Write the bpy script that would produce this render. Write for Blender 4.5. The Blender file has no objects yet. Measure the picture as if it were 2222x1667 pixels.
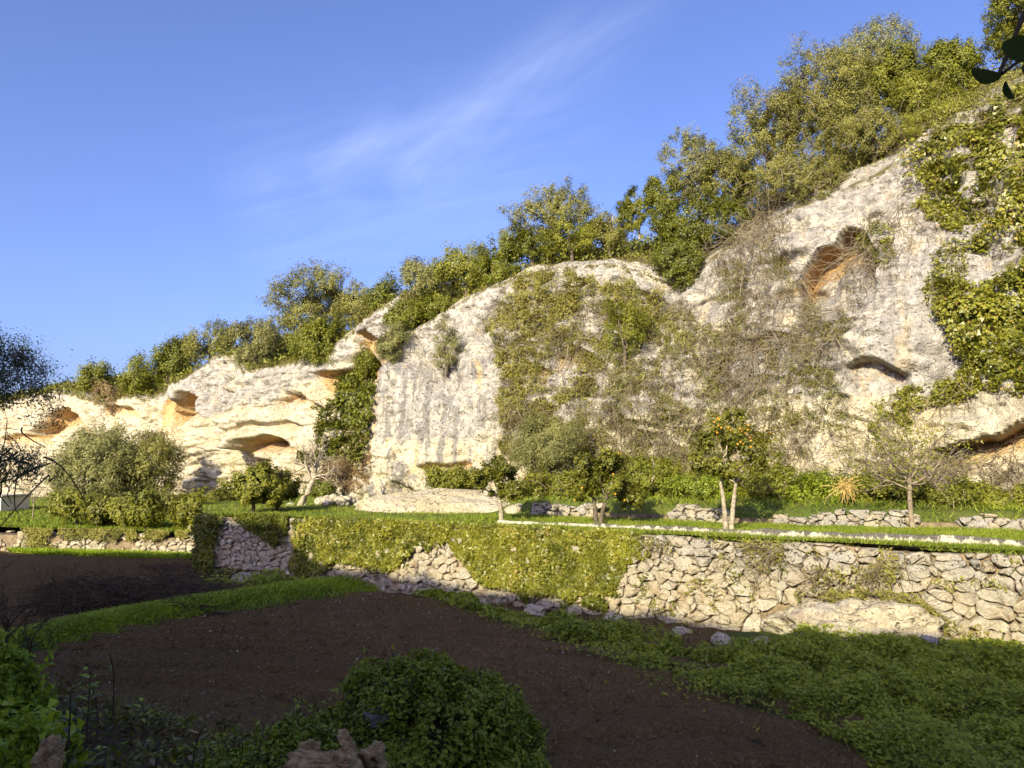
import bpy, math, random
import numpy as np
from mathutils import Vector

# ------------------------------------------------------------------ camera
HFOC = 1650.0; IW, IH = 2222.0, 1667.0
CAMZ = 4.0
PITCH = math.radians(6.12)
scene = bpy.context.scene
COL = scene.collection
cam_d = bpy.data.cameras.new("camera"); cam = bpy.data.objects.new("camera", cam_d)
COL.objects.link(cam)
cam.location = (0, 0, CAMZ); cam.rotation_euler = (math.pi/2 + PITCH, 0, 0)
cam_d.sensor_width = 36.0; cam_d.lens = 36.0*HFOC/IW
cam_d.clip_start = 0.05; cam_d.clip_end = 6000
scene.camera = cam

# ------------------------------------------------------------------ light
SUN_AZ = math.radians(26)      # direction the light travels, measured from +Y towards +X
SUN_EL = math.radians(23)
world = bpy.data.worlds.new("World"); scene.world = world; world.use_nodes = True
wn, wl = world.node_tree.nodes, world.node_tree.links
for n in list(wn): wn.remove(n)
w_out = wn.new("ShaderNodeOutputWorld"); w_bg = wn.new("ShaderNodeBackground")
sky = wn.new("ShaderNodeTexSky"); sky.sky_type = 'NISHITA'; sky.sun_disc = False
sky.sun_elevation = SUN_EL; sky.sun_rotation = math.pi + SUN_AZ
sky.air_density = 0.82; sky.dust_density = 3.4; sky.ozone_density = 5.0; sky.altitude = 100
SKY_STRENGTH = 0.12
w_bg.inputs["Strength"].default_value = SKY_STRENGTH
# faint cirrus drawn in sky directions
tc = wn.new("ShaderNodeTexCoord")
def pix_dir(px, py):
    a = (px - IW/2)/HFOC; b = -(py - IH/2)/HFOC
    c, s = math.cos(PITCH), math.sin(PITCH)
    return Vector((a, c - b*s, s + b*c))
def wmath(op, a, b=None, clamp=False):
    n = wn.new("ShaderNodeMath"); n.operation = op; n.use_clamp = clamp
    for i, v in enumerate((a, b)):
        if v is None: continue
        if isinstance(v, (int, float)): n.inputs[i].default_value = v
        else: wl.new(v, n.inputs[i])
    return n.outputs[0]
def wdot(vec):
    n = wn.new("ShaderNodeVectorMath"); n.operation = 'DOT_PRODUCT'
    wl.new(tc.outputs["Generated"], n.inputs[0]); n.inputs[1].default_value = vec
    return n.outputs["Value"]
def streak(p0, p1, width, amount, seed):
    A = pix_dir(*p0).normalized(); B = pix_dir(*p1).normalized()
    nr = A.cross(B).normalized(); ax = (B - A).normalized()
    u0, u1 = ax.dot(A), ax.dot(B)
    u = wdot(ax); v = wdot(nr)
    comb = wn.new("ShaderNodeCombineXYZ")
    wl.new(wmath('MULTIPLY', u, 5.0), comb.inputs[0]); wl.new(wmath('MULTIPLY', v, 26.0), comb.inputs[1])
    comb.inputs[2].default_value = seed
    nz = wn.new("ShaderNodeTexNoise"); nz.inputs["Scale"].default_value = 1.0
    nz.inputs["Detail"].default_value = 7; nz.inputs["Roughness"].default_value = .62; nz.inputs["Distortion"].default_value = .6
    wl.new(comb.outputs[0], nz.inputs["Vector"])
    q = wmath('DIVIDE', v, width); q = wmath('MULTIPLY', q, q)
    g = wmath('POWER', 2.718, wmath('MULTIPLY', q, -1.0))
    t = wmath('DIVIDE', wmath('SUBTRACT', u, u0), (u1 - u0))
    e0 = wmath('MULTIPLY', wmath('ADD', t, .12), 6.0, True)
    e1 = wmath('MULTIPLY', wmath('SUBTRACT', 1.25, t), 2.2, True)
    e = wmath('MULTIPLY', e0, e1)
    nn = wmath('MULTIPLY', wmath('SUBTRACT', nz.outputs["Fac"], .30), 2.2, True)
    return wmath('MULTIPLY', wmath('MULTIPLY', wmath('MULTIPLY', g, e), nn), amount)
cl = streak((760, 350), (1480, -20), .018, .05, 1.3)
cl = wmath('ADD', cl, streak((880, 370), (1330, 60), .045, .05, 7.7))
cl = wmath('ADD', cl, streak((690, 390), (840, 265), .024, .08, 4.1))
cl = wmath('ADD', cl, streak((560, 470), (1250, 330), .10, .06, 9.4))
cl = wmath('ADD', cl, streak((880, 385), (1190, 90), .02, .06, 2.4), True)
mixc = wn.new("ShaderNodeMix"); mixc.data_type = 'RGBA'
tint = wn.new("ShaderNodeMix"); tint.data_type = 'RGBA'; tint.blend_type = 'MULTIPLY'
tint.inputs[0].default_value = 1.0
wl.new(sky.outputs[0], tint.inputs[6]); tint.inputs[7].default_value = (1.03, 0.885, 1.05, 1)
wl.new(cl, mixc.inputs[0]); wl.new(tint.outputs[2], mixc.inputs[6]); mixc.inputs[7].default_value = (7.6, 8.0, 9.4, 1)
wl.new(mixc.outputs[2], w_bg.inputs["Color"]); wl.new(w_bg.outputs[0], w_out.inputs[0])

SUN_H = Vector((math.sin(SUN_AZ), math.cos(SUN_AZ), 0))
sun_d = bpy.data.lights.new("sun", 'SUN'); sun = bpy.data.objects.new("sun", sun_d); COL.objects.link(sun)
sun_d.energy = 3.95; sun_d.angle = math.radians(0.55); sun_d.color = (1.0, .895, .60)
sd = Vector((SUN_H.x*math.cos(SUN_EL), SUN_H.y*math.cos(SUN_EL), -math.sin(SUN_EL)))
sun.rotation_euler = sd.to_track_quat('-Z', 'Y').to_euler()
sun.location = (-20, -40, 30)
vs = scene.view_settings
vs.view_transform = 'Standard'; vs.look = 'None'; vs.exposure = 1.25; vs.gamma = 1.0; vs.use_curve_mapping = False
scene.cycles.max_bounces = 5; scene.cycles.diffuse_bounces = 3; scene.cycles.transparent_max_bounces = 4
scene.cycles.use_denoising = True
scene.cycles.sample_clamp_indirect = 4.0

# ------------------------------------------------------------------ maths helpers
CP, SP = math.cos(PITCH), math.sin(PITCH)
def dirs(px, py):
    px = np.asarray(px, float); py = np.asarray(py, float)
    a = (px - IW/2)/HFOC; b = -(py - IH/2)/HFOC
    return a, CP - b*SP, SP + b*CP
def at(px, py, Y):
    dx, dy, dz = dirs(px, py); k = Y/dy
    return np.stack([dx*k, np.broadcast_to(Y, np.shape(dx*k)) + 0*dx, CAMZ + dz*k], -1)
def on_z(px, py, z):
    dx, dy, dz = dirs(px, py); k = (z - CAMZ)/dz
    return np.stack([dx*k, dy*k, 0*dx + z], -1)
def project(P):
    P = np.asarray(P, float)
    x, y, z = P[..., 0], P[..., 1], P[..., 2] - CAMZ
    w = y*CP + z*SP; u = -y*SP + z*CP
    w = np.maximum(w, 1e-3)
    return IW/2 + HFOC*x/w, IH/2 - HFOC*u/w
def smooth(a, b, x):
    t = np.clip((x - a)/(b - a), 0, 1); return t*t*(3 - 2*t)
def hsh(ix, iy, iz, seed):
    h = (ix.astype(np.int64)*374761393 + iy.astype(np.int64)*668265263 + iz.astype(np.int64)*2147483647 + seed*1274126177) & 0xffffffff
    h = ((h ^ (h >> 13))*1274126177) & 0xffffffff
    h = ((h ^ (h >> 16))*2246822519) & 0xffffffff
    return ((h ^ (h >> 15)) & 0xffffff)/float(0xffffff)
def vnoise(P, seed=0):
    P = np.asarray(P, float); I = np.floor(P); F = P - I; U = F*F*(3 - 2*F); I = I.astype(np.int64)
    r = 0
    for dx in (0, 1):
        wx = U[..., 0] if dx else 1 - U[..., 0]
        for dy in (0, 1):
            wy = U[..., 1] if dy else 1 - U[..., 1]
            for dz in (0, 1):
                wz = U[..., 2] if dz else 1 - U[..., 2]
                r = r + wx*wy*wz*hsh(I[..., 0]+dx, I[..., 1]+dy, I[..., 2]+dz, seed)
    return r
def fbm(P, octv=4, seed=0, gain=.5):
    a, s, t = 1., 0., 0.
    P = np.asarray(P, float)
    for o in range(octv):
        s = s + a*(vnoise(P*(2.03**o), seed + o*17) - .5); t += a; a *= gain
    return s/t*2
def in_poly(px, py, poly):
    px = np.asarray(px); py = np.asarray(py); r = np.zeros(px.shape, bool); n = len(poly)
    for i in range(n):
        x0, y0 = poly[i]; x1, y1 = poly[(i+1) % n]
        if y0 == y1: continue
        c = ((y0 > py) != (y1 > py)) & (px < (x1-x0)*(py-y0)/(y1-y0) + x0)
        r ^= c
    return r
def unit(v): return v/np.maximum(np.linalg.norm(v, axis=-1, keepdims=True), 1e-9)
def rand_dirs(rng, n):
    return unit(rng.normal(size=(n, 3)))

# ------------------------------------------------------------------ object helpers
def tag(o, label=None, cat=None, group=None, kind=None):
    if label: o["label"] = label
    if cat: o["category"] = cat
    if group: o["group"] = group
    if kind: o["kind"] = kind
    return o
def mesh_data(name, V, faces, mat, smooth_sh=True, attrs=None):
    """faces: array (n,3) or (n,4), or list of such arrays"""
    me = bpy.data.meshes.new(name)
    V = np.ascontiguousarray(V, np.float32).reshape(-1, 3)
    if not isinstance(faces, list): faces = [faces]
    faces = [np.asarray(f, np.int32) for f in faces if len(f)]
    nl = sum(f.size for f in faces); npol = sum(len(f) for f in faces)
    me.vertices.add(len(V)); me.vertices.foreach_set("co", V.ravel())
    me.loops.add(nl); me.polygons.add(npol)
    me.loops.foreach_set("vertex_index", np.concatenate([f.ravel() for f in faces]))
    tot = np.concatenate([np.full(len(f), f.shape[1], np.int32) for f in faces])
    st = np.zeros(npol, np.int32); st[1:] = np.cumsum(tot)[:-1]
    me.polygons.foreach_set("loop_start", st); me.polygons.foreach_set("loop_total", tot)
    me.polygons.foreach_set("use_smooth", np.full(npol, smooth_sh, bool))
    if attrs:
        for k, a in attrs.items():
            at_ = me.attributes.new(k, 'FLOAT', 'POINT'); at_.data.foreach_set("value", np.ascontiguousarray(a, np.float32).ravel())
    if mat: me.materials.append(mat)
    me.update(calc_edges=True)
    return me
def obj(name, me, parent=None, loc=None):
    o = bpy.data.objects.new(name, me); COL.objects.link(o)
    if loc is not None: o.location = loc
    if parent: o.parent = parent
    return o
def mobj(name, V, F, mat, parent=None, smooth_sh=True, attrs=None):
    return obj(name, mesh_data(name, V, F, mat, smooth_sh, attrs), parent)
def empty(name, loc, label, cat, group=None):
    o = bpy.data.objects.new(name, None); COL.objects.link(o); o.location = loc
    o.empty_display_size = .2
    return tag(o, label, cat, group)
def grid_faces(nr, nc):
    i = np.arange((nr-1)*(nc-1)); r = i//(nc-1); c = i % (nc-1); a = r*nc + c
    return np.stack([a, a+1, a+nc+1, a+nc], -1)
def grid_normals(G):
    du = np.gradient(G, axis=1); dv = np.gradient(G, axis=0)
    return unit(np.cross(du, dv))
def leaf_mesh(C, N, L, W, rng, fold=.25, up=None, quad=False):
    n = len(C); N = unit(N)
    t = rng.normal(size=(n, 3))
    if up is not None: t = t*(1-up[1]) + np.asarray(up[0])*up[1]*1.7
    t = unit(t - N*(t*N).sum(-1, keepdims=True)); b = np.cross(N, t)
    L = np.broadcast_to(L, (n,))[:, None]; W = np.broadcast_to(W, (n,))[:, None]
    if quad:
        V = np.empty((n, 4, 3))
        V[:, 0] = C - t*L*.5; V[:, 1] = C + b*W*.5 + N*W*fold - t*L*.05
        V[:, 2] = C + t*L*.5 - N*L*.12; V[:, 3] = C - b*W*.5 + N*W*fold - t*L*.05
        F = np.arange(n*4).reshape(n, 4)
    else:                      # leaves too far off to show a fold
        V = np.empty((n, 3, 3)); s_ = rng.uniform(-.4, .4, (n, 1))
        V[:, 0] = C - b*W*.55 - t*L*(.35 + s_*.3); V[:, 1] = C + b*W*.55 - t*L*(.35 - s_*.3); V[:, 2] = C + t*L*.65 + b*W*s_
        F = np.arange(n*3).reshape(n, 3)
    return V.reshape(-1, 3), F
def leaves(name, C, N, L, W, tint, mat, rng, parent=None, fold=.25, up=None, quad=False):
    V, F = leaf_mesh(C, N, L, W, rng, fold, up, quad)
    return mobj(name, V, F, mat, parent, False, {"tint": np.repeat(tint, 4 if quad else 3)})
def blades(C, H, W, rng, lean=.35, n_up=None):
    n = len(C); a = rng.uniform(0, 2*np.pi, n); side = np.stack([np.cos(a), np.sin(a), 0*a], -1)
    ln = rng.normal(size=(n, 3))*lean; ln[:, 2] = 0
    up = unit(np.array([0, 0, 1.]) + ln); H = np.broadcast_to(H, (n,))[:, None]; W = np.broadcast_to(W, (n,))[:, None]
    V = np.empty((n, 3, 3))
    V[:, 0] = C - side*W*.65; V[:, 1] = C + side*W*.65; V[:, 2] = C + up*H + ln*H*.5
    F = np.arange(n*3).reshape(n, 3)
    return V.reshape(-1, 3), F
def tubes(paths, radii, sides=4):
    """paths: list of (n,3); radii: list of arrays (n)"""
    VV, FF, off = [], [], 0
    ang = np.arange(sides)*2*np.pi/sides
    for P, R in zip(paths, radii):
        P = np.asarray(P, float); n = len(P); R = np.broadcast_to(R, (n,))
        T = unit(np.gradient(P, axis=0))
        ref = np.where(np.abs(T[:, 2:3]) > .9, np.array([[1., 0, 0]]), np.array([[0, 0, 1.]]))
        A = unit(np.cross(T, ref)); B = np.cross(T, A)
        ring = P[:, None] + (A[:, None]*np.cos(ang)[None, :, None] + B[:, None]*np.sin(ang)[None, :, None])*R[:, None, None]
        VV.append(ring.reshape(-1, 3))
        i = np.arange(n-1)[:, None]*sides; j = np.arange(sides)[None]; jn = (j+1) % sides
        f = np.stack([i+j, i+jn, i+sides+jn, i+sides+j], -1).reshape(-1, 4) + off
        FF.append(f); off += n*sides
    return np.concatenate(VV), np.concatenate(FF)
def bez(p0, p1, p2, n=8):
    t = np.linspace(0, 1, n)[:, None]
    return (1-t)**2*np.asarray(p0) + 2*t*(1-t)*np.asarray(p1) + t*t*np.asarray(p2)

# ------------------------------------------------------------------ materials
class NT:
    def __init__(s, name):
        s.m = bpy.data.materials.new(name); s.m.use_nodes = True
        s.n, s.l = s.m.node_tree.nodes, s.m.node_tree.links
        s.b = s.n["Principled BSDF"]; s.o = s.n["Material Output"]
        s.b.inputs["Specular IOR Level"].default_value = .25
        s.tc = s.n.new("ShaderNodeTexCoord")
    def put(s, sock, v):
        if v is None: return
        if isinstance(v, (int, float)): sock.default_value = v
        elif isinstance(v, (tuple, list)):
            v = tuple(v); sock.default_value = v if len(v) == len(sock.default_value) else v + (1,)
        else: s.l.new(v, sock)
    def math(s, op, a, b=None, clamp=False):
        n = s.n.new("ShaderNodeMath"); n.operation = op; n.use_clamp = clamp
        s.put(n.inputs[0], a); s.put(n.inputs[1], b); return n.outputs[0]
    def mix(s, f, a, b, mode='MIX'):
        n = s.n.new("ShaderNodeMix"); n.data_type = 'RGBA'; n.blend_type = mode; n.clamp_factor = True
        s.put(n.inputs[0], f); s.put(n.inputs[6], a); s.put(n.inputs[7], b); return n.outputs[2]
    def attr(s, name):
        n = s.n.new("ShaderNodeAttribute"); n.attribute_name = name; return n.outputs["Fac"]
    def pos(s, scale=(1, 1, 1), world=True):
        n = s.n.new("ShaderNodeMapping"); n.inputs["Scale"].default_value = scale
        if world:
            g = s.n.new("ShaderNodeNewGeometry"); s.l.new(g.outputs["Position"], n.inputs["Vector"])
        else: s.l.new(s.tc.outputs["Object"], n.inputs["Vector"])
        return n.outputs[0]
    def noise(s, vec, scale=1., detail=5, rough=.55, dist=0.):
        n = s.n.new("ShaderNodeTexNoise"); s.put(n.inputs["Vector"], vec)
        n.inputs["Scale"].default_value = scale; n.inputs["Detail"].default_value = detail
        n.inputs["Roughness"].default_value = rough; n.inputs["Distortion"].default_value = dist
        return n.outputs["Fac"]
    def voro(s, vec, scale=1., feature='F1', rnd=1.):
        n = s.n.new("ShaderNodeTexVoronoi"); n.feature = feature; s.put(n.inputs["Vector"], vec)
        n.inputs["Scale"].default_value = scale; n.inputs["Randomness"].default_value = rnd
        return n.outputs["Distance"]
    def ramp(s, f, a, b):
        n = s.n.new("ShaderNodeMapRange"); n.interpolation_type = 'SMOOTHSTEP'
        s.put(n.inputs["Value"], f); n.inputs["From Min"].default_value = a; n.inputs["From Max"].default_value = b
        return n.outputs["Result"]
    def bump(s, h, dist=.05, strength=1., prev=None):
        n = s.n.new("ShaderNodeBump"); n.inputs["Distance"].default_value = dist; n.inputs["Strength"].default_value = strength
        s.put(n.inputs["Height"], h)
        if prev is not None: s.l.new(prev, n.inputs["Normal"])
        return n.outputs[0]
    def done(s, color, rough=.8, normal=None):
        s.put(s.b.inputs["Base Color"], color); s.put(s.b.inputs["Roughness"], rough)
        if normal is not None: s.l.new(normal, s.b.inputs["Normal"])
        return s.m
def foliage_mat(name, dark, light, dry=None, trans=.25, rough=.5, spec=.3):
    t = NT(name); a = t.attr("tint")
    c = t.mix(t.ramp(a, 0., .85), dark, light)
    if dry: c = t.mix(t.ramp(a, .86, .97), c, dry)
    g = t.noise(t.pos(), .9, 3); c = t.mix(t.math('MULTIPLY', t.ramp(g, .35, .7), .35), c, tuple(x*1.35 for x in light[:2]) + (light[2],))
    t.b.inputs["Specular IOR Level"].default_value = spec
    t.done(c, rough)
    tr = t.n.new("ShaderNodeBsdfTranslucent"); mx = t.n.new("ShaderNodeMixShader")
    t.put(tr.inputs["Color"], c); mx.inputs[0].default_value = trans
    t.l.new(t.b.outputs[0], mx.inputs[1]); t.l.new(tr.outputs[0], mx.inputs[2]); t.l.new(mx.outputs[0], t.o.inputs[0])
    return t.m
def plain_mat(name, col, col2=None, scale=6., rough=.85, bumpd=.02):
    t = NT(name); n = t.noise(t.pos(), scale, 6, .6)
    c = t.mix(t.ramp(n, .35, .65), col, col2 or tuple(x*.6 for x in col))
    return t.done(c, rough, t.bump(n, bumpd))
# ------------------------------------------------------------------ surface materials
def rock_material():
    t = NT("limestone"); p = t.pos()
    och, gry, top, strk = t.attr("ochre"), t.attr("grey"), t.attr("soil"), t.attr("streak")
    n1 = t.noise(p, .55, 6, .6); n2 = t.noise(p, 2.6, 6, .6); n3 = t.noise(p, 11, 5, .65)
    cream = t.mix(t.ramp(n1, .35, .68), (.56, .505, .375), (.48, .405, .255))
    cream = t.mix(t.ramp(n2, .55, .75), cream, (.64, .59, .48))
    greyc = t.mix(t.ramp(n2, .38, .64), (.45, .43, .39), (.25, .24, .225))
    gm = t.math('ADD', gry, t.math('MULTIPLY', t.math('SUBTRACT', n1, .5), 1.3))
    gm = t.math('ADD', gm, t.math('MULTIPLY', t.math('SUBTRACT', n2, .5), .7))
    c = t.mix(t.math('MULTIPLY', t.ramp(gm, .34, .62), .92), cream, greyc)
    # vertical water streaks
    ps = t.pos((1.1, 1.1, .05)); ns = t.noise(ps, 1.7, 4, .6, .3)
    c = t.mix(t.math('MULTIPLY', t.ramp(ns, .49, .58), t.math('MULTIPLY', strk, .9)), c, (.20, .192, .18))
    ns2 = t.noise(ps, 1.25, 3, .5, .2)
    c = t.mix(t.math('MULTIPLY', t.ramp(ns2, .58, .70), t.math('MULTIPLY', strk, .8)), c, (.58, .44, .22))
    om = t.math('ADD', och, t.math('MULTIPLY', t.math('SUBTRACT', n2, .5), 1.0))
    oc = t.mix(t.ramp(n1, .35, .65), (.54, .34, .11), (.43, .225, .06))
    c = t.mix(t.math('MULTIPLY', t.ramp(om, .35, .9), .85), c, oc)
    # black lichen flecks
    ln = t.noise(p, 7.5, 4, .6); lm = t.math('MULTIPLY', t.ramp(ln, .60, .68), t.math('ADD', t.math('MULTIPLY', gry, .55), .12))
    c = t.mix(lm, c, (.075, .07, .06))
    c = t.mix(t.math('MULTIPLY', t.ramp(n3, .3, .8), .22), c, (.70, .65, .53))
    # dark flecks painted in for the shade inside small pits, in drifts
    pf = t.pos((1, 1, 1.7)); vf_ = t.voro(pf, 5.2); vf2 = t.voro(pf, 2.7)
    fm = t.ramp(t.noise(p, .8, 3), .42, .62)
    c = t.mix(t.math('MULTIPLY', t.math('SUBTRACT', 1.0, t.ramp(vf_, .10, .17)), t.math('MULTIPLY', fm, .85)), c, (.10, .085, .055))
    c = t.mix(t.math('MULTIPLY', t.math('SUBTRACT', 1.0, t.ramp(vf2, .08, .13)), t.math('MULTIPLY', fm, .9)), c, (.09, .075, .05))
    soil = t.mix(t.ramp(n2, .4, .6), (.10, .085, .045), (.15, .14, .06))
    c = t.mix(t.ramp(t.math('ADD', top, t.math('MULTIPLY', t.math('SUBTRACT', n2, .5), .8)), .4, .6), c, soil)
    vz = t.voro(p, 4.2); pit = t.ramp(vz, .05, .30)
    pz = t.pos((1, 1, 2.6)); vz2 = t.voro(pz, 2.1); pit2 = t.ramp(vz2, .03, .22)
    b = t.bump(n1, .5); b = t.bump(n2, .32, 1., b); b = t.bump(pit, .16, 1., b); b = t.bump(pit2, .20, 1., b); b = t.bump(n3, .10, 1., b)
    t.b.inputs["Specular IOR Level"].default_value = .1
    return t.done(c, .95, b)
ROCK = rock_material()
def soil_material():
    t = NT("ploughed_soil"); p = t.pos()
    n1 = t.noise(p, .35, 4); n2 = t.noise(p, 9, 7, .7); n3 = t.noise(p, 34, 5, .7)
    c = t.mix(t.ramp(n1, .3, .7), (.40, .285, .125), (.31, .22, .10))
    c = t.mix(t.ramp(n2, .35, .68), t.mix(.45, c, (.07, .045, .022)), c)
    n4 = t.noise(p, 17, 4, .75); c = t.mix(t.math('MULTIPLY', t.ramp(n4, .40, .56), .5), (.17, .115, .05), c)
    c = t.mix(t.math('MULTIPLY', t.ramp(n3, .56, .68), .7), c, (.46, .37, .24))
    b = t.bump(n2, .25); b = t.bump(n3, .12, 1., b)
    t.b.inputs["Specular IOR Level"].default_value = .05
    return t.done(c, 1., b)
SOIL = soil_material()
def turf_material(name, a, b_, c_):
    t = NT(name); p = t.pos(); n1 = t.noise(p, .6, 5); n2 = t.noise(p, 9, 5, .7); n3 = t.noise(p, 40, 3, .6)
    c = t.mix(t.ramp(n1, .35, .65), a, b_); c = t.mix(t.ramp(n2, .52, .72), c, c_)
    return t.done(c, 1., t.bump(n3, .04, 1., t.bump(n2, .08)))
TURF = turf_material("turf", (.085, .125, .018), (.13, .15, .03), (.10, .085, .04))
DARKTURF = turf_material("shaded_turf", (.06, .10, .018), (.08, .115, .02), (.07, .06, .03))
BANKM = turf_material("bank_earth", (.06, .046, .02), (.06, .065, .016), (.10, .07, .03))
HILLM = turf_material("hill", (.11, .105, .055), (.17, .15, .10), (.30, .27, .21))

# ------------------------------------------------------------------ plan of the place (metres)
TZ, LTZ = 2.2, 1.0                       # main terrace, lower left terrace
VT = np.array([-.84, .5426]); VN = np.array([.5426, .84])     # valley direction and its cross direction
foot_px = np.array([-420, -250, 0, 150, 400, 640, 800, 1083, 1300, 1577, 1950, 2222, 2420, 2620, 2900.])
foot_d = np.array([100, 88, 74, 67, 57, 48, 42.5, 36, 33, 29.5, 26, 24, 22.3, 20.6, 18.])
def foot_xy(px):
    # a smooth foot line
    d = sum(np.interp(px + o, foot_px, foot_d) for o in (-90, -60, -30, 0, 30, 60, 90))/7
    return np.stack([(px - IW/2)/HFOC*d, d], -1)
WALL = np.array([[17.5, 12.0], [10.8, 16.1], [-8.0, 27.5], [-11.5, 28.9], [-12.35, 30.2], [-14.6, 38.5]])   # retaining wall, face at its foot
LWALL = np.array([[-12.9, 34.6], [-21.2, 36.0], [-36, 39.0]])
EDGE = [(-420, 905), (-250, 900), (0, 880), (60, 862), (115, 849), (148, 853), (189, 864), (240, 880), (277, 858), (320, 868), (354, 852),
        (371, 834), (405, 828), (439, 801), (486, 770), (520, 773), (557, 812), (586, 800), (647, 786), (700, 765), (770, 712),
        (843, 656), (868, 700), (890, 722), (948, 685), (991, 659), (1060, 623), (1100, 609), (1132, 594), (1222, 580), (1312, 572),
        (1374, 582), (1424, 604), (1460, 615), (1511, 582), (1547, 557), (1620, 520), (1675, 475), (1758, 438), (1820, 412),
        (1892, 388), (1957, 350), (2019, 293), (2090, 250), (2222, 195), (2420, 120), (2900, 0)]
EX = np.array([e[0] for e in EDGE], float); EY = np.array([e[1] for e in EDGE], float)

# cliff columns follow the foot line; each column leans back along the inward direction
NC = 820
cpx = np.linspace(-420, 2880, NC)
FXY = foot_xy(cpx)
tan_ = np.gradient(FXY, axis=0)
k = 45; ker = np.hanning(k); ker /= ker.sum()
for a in range(2):
    tan_[:, a] = np.convolve(np.pad(tan_[:, a], k//2, mode='edge'), ker, 'valid')
tan_ = tan_/np.linalg.norm(tan_, axis=1, keepdims=True)
INW = np.stack([-tan_[:, 1], tan_[:, 0]], -1)
INW *= np.sign(INW[:, 1])[:, None]
foot_z = np.interp(cpx, [-420, 430, 520, 1083, 1300, 1577, 2222, 2900], [1.1, 1.15, 2.2, 2.3, 2.9, 3.2, 3.1, 3.2])
LEAN = np.interp(cpx, [-400, 600, 800, 1083, 1500, 1900, 2300], [1.2, 1.8, 1.6, 3.0, 4.2, 5.0, 5.0])
edge_xy = FXY + INW*LEAN[:, None]
epx, _ = project(np.concatenate([edge_xy, np.full((NC, 1), 12.)], 1))
def edge_height(px, Y):
    return at(px, np.interp(px, EX, EY), Y)[..., 2]
ez = edge_height(epx, edge_xy[:, 1])
ez = np.maximum(ez, foot_z + 1.5)
NF, NS = 168, 36
vf = np.linspace(0, 1, NF)
base = foot_z - .8
ZF = base[None]*(1 - vf[:, None]) + ez[None]*vf[:, None]
leanp = (vf**1.5)[:, None]                                 # steeper low down, easing back to the brow
OFF = LEAN[None]*leanp
# slope above the brow
us = np.linspace(0, 1, NS + 1)[1:]
sl_len = 26.0
SLOPE = np.interp(cpx, [-400, 0, 300, 700, 1100, 1300, 1500, 1700, 2000, 2600], [.22, .26, .34, .50, .50, .55, .72, .80, .78, .70])
dist = sl_len*us**1.6
rise = 9.0*(1 - np.exp(-dist/9.0))
ZS = ez[None] + rise[:, None]*SLOPE[None]
OS = LEAN[None] + dist[:, None]
ZZ = np.concatenate([ZF, ZS]); OO = np.concatenate([OFF, OS])
NR = NF + NS
P0 = np.empty((NR, NC, 3))
P0[..., 0] = FXY[None, :, 0] + INW[None, :, 0]*OO; P0[..., 1] = FXY[None, :, 1] + INW[None, :, 1]*OO; P0[..., 2] = ZZ
QX, QY = project(P0)
isf = np.zeros((NR, NC)); isf[:NF] = 1
# relief of the face
D = np.zeros((NR, NC)); OCH = np.zeros((NR, NC)); GRY = np.zeros((NR, NC)); STR = np.zeros((NR, NC)); CAVE = np.zeros((NR, NC))
S = 1.0
wob = fbm(np.stack([QX/34, QY/34, 0*QX], -1), 2, 5)*8
wob2 = fbm(np.stack([QX/60, QY/60, 0*QX + 9], -1), 3, 8)*10
def ledge(pts, A, up, B, dn, ochre=.9, soft=10, bulge=True):
    """an overhanging lip along pts (photo pixels): rock stands out by A above it and is hollowed by B below"""
    global D, OCH
    xs = [p[0] for p in pts]; ys = [p[1] for p in pts]
    x = QX + wob*.5
    dy = np.interp(x, xs, ys) - (QY + wob*.6)
    win = smooth(xs[0] - soft, xs[0] + soft*.5, x)*(1 - smooth(xs[-1] - soft*.5, xs[-1] + soft, x))
    above = dy > 0; B = B*.62; dn = dn*1.1
    tr_ = smooth(-8, 3.0, dy)
    e = tr_*A*np.exp(-np.maximum(dy, 0)/up) - (1 - tr_)*B*np.exp(-(np.maximum(-dy, 0)/dn)**1.5)
    CAVE[:] = np.maximum(CAVE, np.exp(-(np.abs(dy + dn*.35)/(dn*.8))**2)*win)
    D += e*win*isf
    if ochre: OCH = np.maximum(OCH, np.where(above, 0, ochre*np.exp(-(np.maximum(-dy, 0)/(dn*1.25))**2))*win)
ledge([(372, 892), (384, 868), (402, 856), (428, 856), (450, 868), (470, 888), (490, 918)], .7, 60, 5.2, 38, 1., 8)
ledge([(470, 905), (500, 935), (520, 955), (545, 978), (575, 996)], 1.5, 90, 2.0, 34, .6)
ledge([(530, 985), (560, 958), (600, 944), (635, 955), (672, 990)], .7, 40, 3.6, 34, .85, 8)
ledge([(528, 932), (560, 922), (600, 916), (640, 912), (660, 920)], .35, 30, .7, 14, .5)
ledge([(620, 872), (636, 850), (652, 858), (662, 852), (684, 880)], .2, 20, 2.0, 20, .8, 6)
ledge([(690, 812), (730, 800), (762, 765), (770, 724), (795, 715), (818, 742)], .2, 20, 1.8, 48, 1.)
ledge([(80, 935), (104, 906), (126, 890), (152, 886), (172, 896), (190, 928)], .4, 25, 3.6, 38, .95, 8)
ledge([(226, 890), (250, 878), (285, 878), (305, 905)], .3, 25, 1.3, 26, .8)
ledge([(0, 950), (40, 940), (80, 946), (110, 960)], .2, 25, 1.2, 22, .8)
ledge([(344, 880), (360, 862), (386, 872)], .0, 20, 1.0, 70, 1., 4)
ledge([(1738, 612), (1770, 570), (1786, 552), (1820, 540), (1832, 518), (1850, 506), (1880, 508), (1905, 548)], .3, 40, 3.0, 60, 1.1, 8)
ledge([(1690, 640), (1730, 622), (1790, 632)], .15, 20, .6, 20, .7)
ledge([(1846, 792), (1858, 780), (1880, 777), (1915, 785), (1965, 812)], .35, 50, 1.1, 46, .6, 18)
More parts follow.
